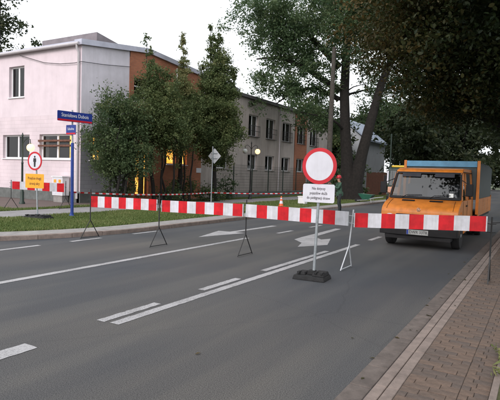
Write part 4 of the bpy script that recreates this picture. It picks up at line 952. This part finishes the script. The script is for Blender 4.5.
# white cabinet by the wall
t = thing('meter_cabinet', (-20.42, 16.55, .1), 'small white cabinet with orange stickers by the building corner', 'cabinet')
MB().box(-20.80, -20.06, 16.3, 16.72, .42, 1.32).build('body', M_WHITE, t, bevel=.02); MB().box(-20.84, -20.02, 16.26, 16.74, 1.322, 1.37).build('lid', M_WHITE, t)
MB().box(-20.74, -20.12, 16.34, 16.70, .09, .418).build('plinth', M_CONC, t); MB().box(-20.75, -20.11, 16.29, 16.298, .48, 1.27).build('door', M_SWHITE, t)
for a in (-20.66, -20.32): MB().box(a, a + .17, 16.284, 16.289, 1.05, 1.2).build('sticker', M_YEL, t)
q = gnd(281, 206.8, .08)
t = thing('traffic_cone', (q[0], q[1], .085), 'small orange and white traffic cone on the verge', 'traffic cone'); a = .085
MB().box(q[0] - .17, q[0] + .17, q[1] - .17, q[1] + .17, a, a + .04).build('base', M_ORCONE, t, bevel=.01)
for nm, m, r0, r1, z0, z1 in (('cone_body', M_ORCONE, .13, .10, .04, .17), ('white_band', M_SWHITE, .10, .07, .17, .32), ('cone_body', M_ORCONE, .07, .052, .32, .41), ('white_band', M_SWHITE, .052, .04, .41, .47), ('cone_body', M_ORCONE, .04, .025, .47, .56)):
    MB().lathe((q[0], q[1], a), [(r0, z0), (r1, z1)], 16).build(nm, m, t, smooth=True)
q = gnd(302.5, 204, .08); t = thing('white_box', (q[0], q[1], .085), 'small white box on the grass behind the round sign', 'box')
MB().box(q[0] - .22, q[0] + .22, q[1] - .2, q[1] + .2, .085, .50).build('body', M_WHITE, t, bevel=.02); MB().box(q[0] - .24, q[0] + .24, q[1] - .22, q[1] + .22, .502, .55).build('lid', M_WHITE, t, bevel=.01)
q = gnd(368, 203.5, .02); wx, wy = q[0], q[1]
t = thing('wheelbarrow', (wx, wy, 0), 'green wheelbarrow with pale handles at the forked tree', 'wheelbarrow')
b = MB(); b.add([(wx - .35, wy - .25, .3), (wx + .15, wy - .25, .3), (wx + .15, wy + .25, .3), (wx - .35, wy + .25, .3), (wx - .62, wy - .36, .68), (wx + .38, wy - .36, .62), (wx + .38, wy + .36, .62), (wx - .62, wy + .36, .68)], [(3, 2, 1, 0), (0, 1, 5, 4), (1, 2, 6, 5), (2, 3, 7, 6), (3, 0, 4, 7)]); b.build('tray', M_PLANT, t)
for s in (-1, 1):
    MB().tube([(wx - .75, wy + s * .08, .2), (wx - .1, wy + s * .2, .27), (wx + .45, wy + s * .3, .42), (wx + .95, wy + s * .3, .5)], .022, 7).build('handle', M_SILV, t, smooth=True)
    MB().tube([(wx + .25, wy + s * .26, .36), (wx + .3, wy + s * .26, .0)], .018, 6).build('leg', M_SILV, t, smooth=True)
w_ = MB(); w_.lathe((wx - .75, wy - .04, .19), [(.10, 0), (.185, .0), (.19, .04), (.185, .08), (.10, .08)], 18, axis=(0, 1, 0)); w_.build('wheel', M_TYRE, t, smooth=True)

# ------------------------------------------------------------------ the orange van
VX, VY = -2.68, 12.88
van = thing('delivery_van', (VX, VY, 0), 'orange flatbed van with blue board and tarp box behind the barrier', 'van')
def V(x, y, z): return Vector((VX + x, VY + y, z))
HW = .93
def hw(z): return HW if z < 1.15 else HW - (z - 1.15) * .10
def loft(prof, xs, b, mi=0):                       # side profile (y,z) swept between two half widths
    n = len(prof); vs = [V(-hw(z) * s, y, z) for s in (1, -1) for y, z in prof]
    b.add(vs, [tuple(range(n - 1, -1, -1)), tuple(range(n, 2 * n))] + [(i, (i + 1) % n, n + (i + 1) % n, n + i) for i in range(n)], mi)
arch = lambda yc, r=.40: [(yc + r * math.cos(a), .36 + r * math.sin(a)) for a in [R(180 - 18 * k) for k in range(11)]]
b = MB(); prof = [(.03, .42), (.0, .62), (.005, .90), (.03, .97), (.10, 1.04), (.30, 1.13), (.62, 1.225), (2.80, 1.225), (2.80, .42)] + [(y, z) for y, z in reversed(arch(.72))]
loft(prof, None, b); b.build('body', M_VORANGE, van, bevel=.022, bseg=3)
# greenhouse
b = MB(); zr = 1.93
roof = [(1.06, 1.93), (1.12, 1.99), (1.35, 2.05), (2.80, 2.06), (2.80, 1.93)]
loft(roof, None, b); b.build('roof', M_VORANGE, van, bevel=.02, bseg=3)
for s in (-1, 1):
    b = MB(); b.prism([V(s * hw(1.22), .62, 1.226), V(s * hw(1.22), .74, 1.226), V(s * hw(1.93), 1.15, 1.929), V(s * hw(1.93), 1.03, 1.929)], (-s * .055, 0, 0)); b.build('front_pillar', M_VORANGE, van, bevel=.008)
    for y0, y1 in ((1.50, 1.60), (2.62, 2.80)):
        b = MB(); b.prism([V(s * hw(1.22), y0, 1.226), V(s * hw(1.22), y1, 1.226), V(s * hw(1.93), y1, 1.929), V(s * hw(1.93), y0, 1.929)], (-s * .055, 0, 0)); b.build('pillar', M_VORANGE, van, bevel=.008)
    for y0, y1, u0 in ((.76, 1.50, 1.17), (1.60, 2.62, 1.6)):
        b = MB(); k = s * (-.02); b.quad(V(s * hw(1.22) + k, y0, 1.227), V(s * hw(1.22) + k, y1, 1.227), V(s * hw(1.93) + k, y1, 1.928), V(s * hw(1.93) + k, u0, 1.928)); b.build('side_window', M_WSGLASS, van)
    d = MB(); X = s * (HW + .002)
    for y0, y1, z0, z1 in ((1.545, 1.557, .5, 1.21), (.80, .812, .80, 1.21)): d.obox(V(X, (y0 + y1) / 2, (z0 + z1) / 2), (.002, 0, 0), (0, (y1 - y0) / 2, 0), (0, 0, (z1 - z0) / 2))
    d.build('door_gap', M_VDARK, van)
    MB().obox(V(s * (HW + .014), 1.36, 1.08), (.012, 0, 0), (0, .09, 0), (0, 0, .018)).build('door_handle', M_VDARK, van, bevel=.004)
    MB().obox(V(s * (HW + .008), 1.7, .62), (.008, 0, 0), (0, .9, 0), (0, 0, .03)).build('side_strip', M_VDARK, van)
    m_ = MB(); m_.tube([V(s * .90, .74, 1.34), V(s * 1.06, .66, 1.40), V(s * 1.07, .66, 1.62), V(s * .86, .92, 1.74)], .011, 6); m_.build('mirror_arm', M_VDARK, van, smooth=True)
    MB().obox(V(s * 1.07, .65, 1.50), (.085, 0, 0), (0, .028, 0), (0, 0, .155)).build('mirror', M_VDARK, van, bevel=.02)
    MB().lathe(V(s * .70, -.004, .72), [(.135, .0), (.14, -.0), (.13, .02), (.06, .035)], 22, axis=(0, -1, 0)).build('headlight', M_LENS, van, smooth=True)
    MB().obox(V(s * .885, -.003, .72), (.035, 0, 0), (0, .016, 0), (0, 0, .10)).build('indicator', M_AMBER, van, bevel=.005)
b = MB(); b.quad(V(-.862, .655, 1.262), V(.862, .655, 1.262), V(.80, 1.045, 1.895), V(-.80, 1.045, 1.895)); b.build('windscreen', M_WSGLASS, van)
# black rubber round the windscreen
b = MB(); fr = [V(-.905, .618, 1.232), V(.905, .618, 1.232), V(.84, 1.055, 1.93), V(-.84, 1.055, 1.93)]; inn = [V(-.85, .648, 1.285), V(.85, .648, 1.285), V(.79, 1.03, 1.885), V(-.79, 1.03, 1.885)]
off = Vector((0, -.018, .011))
b.add([p + off for p in fr + inn] , [(k, (k + 1) % 4, 4 + (k + 1) % 4, 4 + k) for k in range(4)]); b.build('windscreen_seal', M_VDARK, van)
for x0 in (-.55, .15):
    b = MB(); b.tube([V(x0, .59, 1.262), V(x0 + .1, .66, 1.33), V(x0 + .48, .675, 1.345)], .009, 5); b.build('wiper', M_VDARK, van)
for xc in (-.36, .33): MB().obox(V(xc, .46, 1.192), (.16, 0, 0), (0, .035, .011), (0, -.002, .006)).build('bonnet_vent', M_VDARK, van)
MB().obox(V(0, -.012, .74), (.54, 0, 0), (0, .012, 0), (0, 0, .125)).build('grille', M_VDARK, van, bevel=.006)
for k in range(5): MB().obox(V(0, -.028, .65 + k * .045), (.52, 0, 0), (0, .004, 0), (0, 0, .008)).build('grille_bar', M_VDARK, van)
b = MB(); cc = V(0, .012, .985)
b.tube([cc + Vector((.038 * math.cos(k * .449), -.01, .038 * math.sin(k * .449))) for k in range(15)], .007, 6, cap=False)
for a in (90, 210, 330): b.tube([cc + Vector((0, -.01, 0)), cc + Vector((.036 * math.cos(R(a)), -.01, .036 * math.sin(R(a))))], [.006, .002], 5)
b.build('emblem', M_CHROME, van, smooth=True)
b = MB(); b.prism([V(-.96, .10, .34), V(-.93, -.06, .34), V(-.5, -.11, .34), V(.5, -.11, .34), V(.93, -.06, .34), V(.96, .10, .34), V(.9, .14, .34), V(-.9, .14, .34)], (0, 0, .2)); b.build('bumper', M_VDARK, van, bevel=.015)
b = MB(); b.obox(V(.0, .35, .30), (.78, 0, 0), (0, .4, 0), (0, 0, .06)); b.build('underbody', M_VDARK, van)
npc = V(.02, -.122, .415); npc = Vector((atY(417, 235, VY - .12)[0], VY - .122, .425))
MB().obox(npc, (.26, 0, 0), (0, .006, 0), (0, 0, .06)).build('number_plate', M_PLATE, van)
MB().obox(npc + Vector((-.235, -.0065, 0)), (.022, 0, 0), (0, .001, 0), (0, 0, .056)).build('plate_band', M_BLUE, van)
lettering('DWR 33TR', .105, npc + Vector((.025, -.0085, .0)), 0, van, M_INK, squash=.86)
for xs in (-.80, .80): MB().tube([V(xs, .03, .985), V(xs, .12, 1.056), V(xs * .985, .32, 1.143), V(xs * .97, .55, 1.209)], .0045, 5).build('bonnet_gap', M_VDARK, van)
for s in (-1, 1):
    MB().tube([V(s * (hw(1.95) + .004), 1.08, 1.955), V(s * (hw(1.95) + .004), 2.78, 1.955)], .011, 6).build('drip_rail', M_VDARK, van)
    MB().obox(V(s * (HW + .006), .45, .93), (.006, 0, 0), (0, .035, 0), (0, 0, .02)).build('side_indicator', M_AMBER, van)
    MB().obox(V(s * .42, .99, 1.86), (.24, 0, 0), (0, .012, .0), (0, .018, .05)).build('sun_visor', M_SEAT, van)
MB().tube([V(-.86, .78, 1.36), V(-.94, .90, 2.45)], [.005, .002], 5).build('aerial', M_VDARK, van)
MB().add([V(.60, .672, 1.30), V(.70, .672, 1.30), V(.69, .734, 1.40), V(.59, .734, 1.40)], [(0, 1, 2, 3)]).build('windscreen_sticker', M_PAPER, van)
# cab interior
MB().obox(V(0, .86, 1.20), (.84, 0, 0), (0, .2, 0), (0, 0, .03)).build('dashboard', M_VDARK, van)
b = MB(); b.quad(V(-.25, .70, 1.262), V(.12, .70, 1.262), V(.15, .92, 1.275), V(-.22, .95, 1.275)); b.quad(V(.2, .72, 1.262), V(.42, .72, 1.262), V(.45, .9, 1.27), V(.22, .92, 1.27)); b.build('papers', M_PAPER, van)
for xc in (-.45, .1, .5):
    MB().obox(V(xc, 1.62, 1.28), (.22, 0, 0), (0, .07, .0), (0, .05, .34)).build('seat', M_SEAT, van, bevel=.05)
b = MB(); cc = V(.45, 1.18, 1.36); b.tube([cc + Vector((.2 * math.cos(k * .3142), .12 * math.sin(k * .3142), .16 * math.sin(k * .3142))) for k in range(21)], .014, 6, cap=False); b.build('steering_wheel', M_VDARK, van, smooth=True)
MB().obox(V(0, 2.70, 1.57), (.80, 0, 0), (0, .03, 0), (0, 0, .34)).build('rear_wall', M_VDARK, van)
# load bed and tarp box
BW = 1.06; y0, y1 = 2.86, 6.65
MB().obox(V(0, (y0 + y1) / 2, .70), (BW - .04, 0, 0), (0, (y1 - y0) / 2 - .02, 0), (0, 0, .06)).build('bed_floor', M_VDARK, van)
for s in (-1, 1):
    for k in range(3):
        ya, yb = y0 + (y1 - y0) * k / 3 + .015, y0 + (y1 - y0) * (k + 1) / 3 - .015
        MB().obox(V(s * (BW - .015), (ya + yb) / 2, .98), (.015, 0, 0), (0, (yb - ya) / 2, 0), (0, 0, .25)).build('dropside', M_VORANGE, van, bevel=.006)
        for zz in (.85, 1.0, 1.13): MB().obox(V(s * (BW + .003), (ya + yb) / 2, zz), (.004, 0, 0), (0, (yb - ya) / 2 - .02, 0), (0, 0, .012)).build('dropside_rib', M_VORANGE, van)
    MB().obox(V(s * (BW - .03), y0 - .03, 1.55), (.04, 0, 0), (0, .03, 0), (0, 0, .77)).build('corner_post', M_VORANGE, van, bevel=.006)
    MB().obox(V(s * (BW - .03), y1 + .0, 1.0), (.035, 0, 0), (0, .03, 0), (0, 0, .28)).build('rear_post', M_VORANGE, van)
b = MB(); n = 16; prf = [(-BW + .02, 1.22), (-BW + .01, 2.18), (-BW + .10, 2.28), (0, 2.31), (BW - .10, 2.28), (BW - .01, 2.18), (BW - .02, 1.22)]
vs = []
for k in range(n + 1):
    yy = y0 + .01 + (y1 - y0) * k / n; ripple = .018 * math.sin(k * 2.6)
    for j, (x, z) in enumerate(prf): vs.append(V(x * (1 - (.02 * abs(math.sin(k * 1.57)) if j in (1, 5) else 0)), yy, z + (ripple if 0 < j < 6 else 0)))
m7 = len(prf); b.add(vs, [(k * m7 + j, k * m7 + j + 1, (k + 1) * m7 + j + 1, (k + 1) * m7 + j) for k in range(n) for j in range(m7 - 1)] + [tuple(range(m7)), tuple(n * m7 + j for j in range(m7))])
b.build('tarpaulin', M_TARP, van, smooth=True)
MB().obox(V(0, y0 - .045, 2.22), (BW - .075, 0, 0), (0, .02, 0), (0, 0, .085)).build('blue_board', M_VBLUE, van, bevel=.006)
MB().obox(V(0, y0 - .03, 1.66), (BW - .08, 0, 0), (0, .015, 0), (0, 0, .46)).build('headboard', M_TARP, van)
# wheels
def wheel(x, y, par, r=.345, wdt=.20, sgn=1, f=V):
    c = f(x, y, r); t_ = MB(); t_.lathe(c, [(r * .58, -wdt / 2), (r * .93, -wdt / 2), (r, -wdt * .35), (r, wdt * .35), (r * .93, wdt / 2), (r * .58, wdt / 2)], 28, axis=(1, 0, 0))
    wh = t_.build('wheel', M_TYRE, par, smooth=True)
    MB().lathe(c + Vector((sgn * wdt * .28, 0, 0)), [(r * .6, -.03), (r * .58, .03), (r * .3, .0), (r * .2, .04), (.01, .05)], 20, axis=(sgn, 0, 0)).build('rim', M_SILV, wh, smooth=True)
for s in (-1, 1): wheel(s * .82, .72, van, sgn=s); wheel(s * .86, 4.9, van, sgn=s); wheel(s * .64, 4.9, van, sgn=-s)
MB().obox(V(0, 4.6, .5), (.4, 0, 0), (0, 2.0, 0), (0, 0, .08)).build('chassis', M_VDARK, van)

# ------------------------------------------------------------------ work truck half hidden behind the van
TX, TY = atY(392.5, 180, 31.0)[0] + .65, 31.0
tk = thing('work_truck', (TX, TY, 0), 'dark truck with yellow light bar half hidden behind the van', 'truck')
def W(x, y, z): return Vector((TX + x, TY + y, z))
b = MB(); prf = [(.0, .55), (.0, 1.25), (.05, 2.35), (.17, 2.45), (1.7, 2.45), (1.7, .55)]
b.prism([W(-.95, y, z) for y, z in prf], (1.9, 0, 0)); b.build('cab', M_GTRUCK, tk, bevel=.04)
b = MB(); b.quad(W(-.84, -.006, 1.36), W(.84, -.006, 1.36), W(.80, .034, 2.25), W(-.80, .034, 2.25)); b.build('windscreen', M_WSGLASS, tk)
MB().obox(W(0, .35, 2.52), (.80, 0, 0), (0, .12, 0), (0, 0, .06)).build('light_bar', M_LYEL, tk, bevel=.03)
MB().obox(W(-.93, -.03, 1.85), (.045, 0, 0), (0, .04, 0), (0, 0, .38)).build('white_trim', M_SWHITE, tk)
MB().obox(W(-.55, -.03, 1.05), (.36, 0, 0), (0, .03, 0), (0, 0, .20)).build('front_panel', M_PEACH, tk, bevel=.02)
MB().obox(W(.55, -.03, 1.05), (.36, 0, 0), (0, .03, 0), (0, 0, .20)).build('front_panel', M_PEACH, tk, bevel=.02)
for s in (-1, 1):
    MB().lathe(W(s * .62, -.06, 1.08), [(.12, 0), (.11, .03), (.05, .05)], 16, axis=(0, -1, 0)).build('headlight', M_LENS, tk, smooth=True)
    MB().obox(W(s * 1.08, -.05, 1.75), (.07, 0, 0), (0, .03, 0), (0, 0, .2)).build('mirror', M_VDARK, tk, bevel=.02)
    wheel(s * .82, .9, tk, .45, .25, s, W); wheel(s * .82, 4.4, tk, .45, .25, s, W)
MB().obox(W(0, -.06, .55), (.97, 0, 0), (0, .07, 0), (0, 0, .14)).build('bumper', M_VDARK, tk, bevel=.02)
MB().obox(W(0, 3.9, 1.65), (1.0, 0, 0), (0, 2.0, 0), (0, 0, .85)).build('load_box', M_GTRUCK, tk, bevel=.03); MB().obox(W(0, 3.2, .65), (.4, 0, 0), (0, 2.6, 0), (0, 0, .12)).build('chassis', M_VDARK, tk)

# ------------------------------------------------------------------ the worker
wp = gnd(339, 213); px, py = wp[0], wp[1]
wk = thing('person', (px, py, 0), 'worker in green jacket and red helmet behind the barrier, arms raised forward', 'person')
fd = Vector((-.82, -.57, 0)).normalized(); sd_ = Vector((-fd.y, fd.x, 0))         # facing left towards the camera side
def Wp(f, s, z): return fd * f + sd_ * s + Vector((0, 0, z))
J = {}; E_ = []; Rr = []
def jn(k, p, r, link=None):
    J[k] = len(Rr); Rr.append((p, r));
    if link: E_.append((J[link], J[k]))
jn('pelvis', Wp(0, 0, .95), (.155, .125)); jn('waist', Wp(.01, 0, 1.10), (.15, .115), 'pelvis'); jn('chest', Wp(.03, 0, 1.32), (.175, .125), 'waist'); jn('neckb', Wp(.03, 0, 1.45), (.085, .08), 'chest'); jn('neck', Wp(.05, 0, 1.52), (.055, .055), 'neckb')
jn('jaw', Wp(.085, 0, 1.585), (.068, .065), 'neck'); jn('head', Wp(.07, 0, 1.67), (.085, .08), 'jaw'); jn('crown', Wp(.065, 0, 1.735), (.06, .06), 'head')
for s, nm in ((1, 'l'), (-1, 'r')):
    jn('sh' + nm, Wp(.03, s * .18, 1.42), (.075, .075), 'chest'); jn('el' + nm, Wp(.17, s * .25, 1.19 if s > 0 else 1.24), (.056, .056), 'sh' + nm)
    jn('fa' + nm, Wp(.30, s * .20, 1.26 if s > 0 else 1.33), (.047, .047), 'el' + nm); jn('wr' + nm, Wp(.40, s * .15, 1.32 if s > 0 else 1.40), (.032, .03), 'fa' + nm); jn('pa' + nm, Wp(.47, s * .125, 1.345 if s > 0 else 1.425), (.038, .022), 'wr' + nm)
    z0 = 1.365 if s > 0 else 1.445
    for k in range(4):
        L = (.030, .036, .034, .026)[k]; a = 'f%d%s' % (k, nm); jn(a, Wp(.51, s * (.15 - k * .022), z0 + .004), (.0095, .0095), 'pa' + nm); jn(a + 'm', Wp(.51 + L, s * (.146 - k * .022), z0 - .012), (.009, .009), a); jn(a + 't', Wp(.515 + L, s * (.143 - k * .022), z0 - .045), (.008, .008), a + 'm')
    jn('th' + nm, Wp(.455, s * .085, z0 + .0), (.011, .011), 'pa' + nm); jn('tht' + nm, Wp(.495, s * .068, z0 - .02), (.009, .009), 'th' + nm)
    jn('hip' + nm, Wp(0, s * .10, .90), (.11, .11), 'pelvis'); jn('kn' + nm, Wp(.03 + s * .05, s * .125, .50), (.075, .078), 'hip' + nm); jn('ca' + nm, Wp(-.02 + s * .06, s * .13, .34), (.066, .068), 'kn' + nm)
    jn('an' + nm, Wp(-.03 + s * .06, s * .135, .095), (.05, .052), 'ca' + nm); jn('he' + nm, Wp(-.045 + s * .06, s * .135, .045), (.046, .04), 'an' + nm); jn('to' + nm, Wp(.12 + s * .06, s * .155, .04), (.045, .035), 'he' + nm); jn('tt' + nm, Wp(.18 + s * .06, s * .16, .034), (.034, .028), 'to' + nm)
me = bpy.data.meshes.new('body'); me.from_pydata([p for p, r in Rr], E_, []); bo = bpy.data.objects.new('body', me); COL.objects.link(bo)
sk = bo.modifiers.new('skin', 'SKIN'); sk.use_smooth_shade = True
if not me.skin_vertices:
    bmm = bmesh.new(); bmm.from_mesh(me); bmm.verts.layers.skin.verify(); bmm.to_mesh(me); bmm.free()
for i, (p, r) in enumerate(Rr): me.skin_vertices[0].data[i].radius = r; me.skin_vertices[0].data[i].use_root = (i == 0)
ss = bo.modifiers.new('sub', 'SUBSURF'); ss.levels = 2; ss.render_levels = 2
bpy.context.view_layer.update(); dg = bpy.context.evaluated_depsgraph_get(); me2 = bpy.data.meshes.new_from_object(bo.evaluated_get(dg)); bpy.data.objects.remove(bo)
for m in (M_WORKG, M_WORKT, M_SKIN, M_RUB): me2.materials.append(m)
for p in me2.polygons:
    c = p.center; f = c.dot(fd); p.use_smooth = True
    p.material_index = 3 if c.z < .12 else 1 if c.z < .93 else 2 if (c.z > 1.5 or f > .405) else 0
bo = bpy.data.objects.new('body', me2); COL.objects.link(bo); bo.parent = wk; ORG[bo.name] = Vector((px, py, 0))
O = Vector((px, py, 0))
b = MB(); hc = O + Wp(.068, 0, 1.70); b.lathe(hc, [(.112, 0), (.118, .03), (.112, .07), (.092, .11), (.055, .14), (.01, .15)], 20); b.lathe(hc + Vector((0, 0, -.006)), [(.115, 0), (.14, .0), (.14, .01), (.115, .012)], 20)
b.prism([hc + fd * .10 + sd_ * .09, hc + fd * .19 + sd_ * .05, hc + fd * .19 - sd_ * .05, hc + fd * .10 - sd_ * .09], (0, 0, .012)); b.build('helmet', M_HELM, wk, smooth=True)
b = MB(); nb = O + Wp(.165, 0, 1.645); b.tube([nb + Vector((0, 0, .03)), nb + fd * .018 + Vector((0, 0, -.012)), nb + fd * .004 + Vector((0, 0, -.018))], [.008, .014, .010], 6); b.build('nose', M_SKIN, wk, smooth=True)
for s in (-1, 1): MB().lathe(O + Wp(.148, s * .03, 1.668), [(.004, 0), (.010, .003), (.004, .012)], 8, axis=fd).build('eye', M_INK, wk); MB().lathe(O + Wp(.06, s * .083, 1.64), [(.012, 0), (.024, .006), (.012, .014)], 8, axis=sd_ * s).build('ear', M_SKIN, wk)
MB().obox(O + Wp(.152, 0, 1.597), fd * .004, sd_ * .022, (0, 0, .005)).build('mouth', M_BROWN, wk)
b = MB(); cc = O + Wp(.0, 0, .93); b.lathe(cc, [(.165, -.10), (.178, -.08), (.17, .05), (.15, .1)], 20); b.build('jacket_hem', M_WORKG, wk, smooth=True)
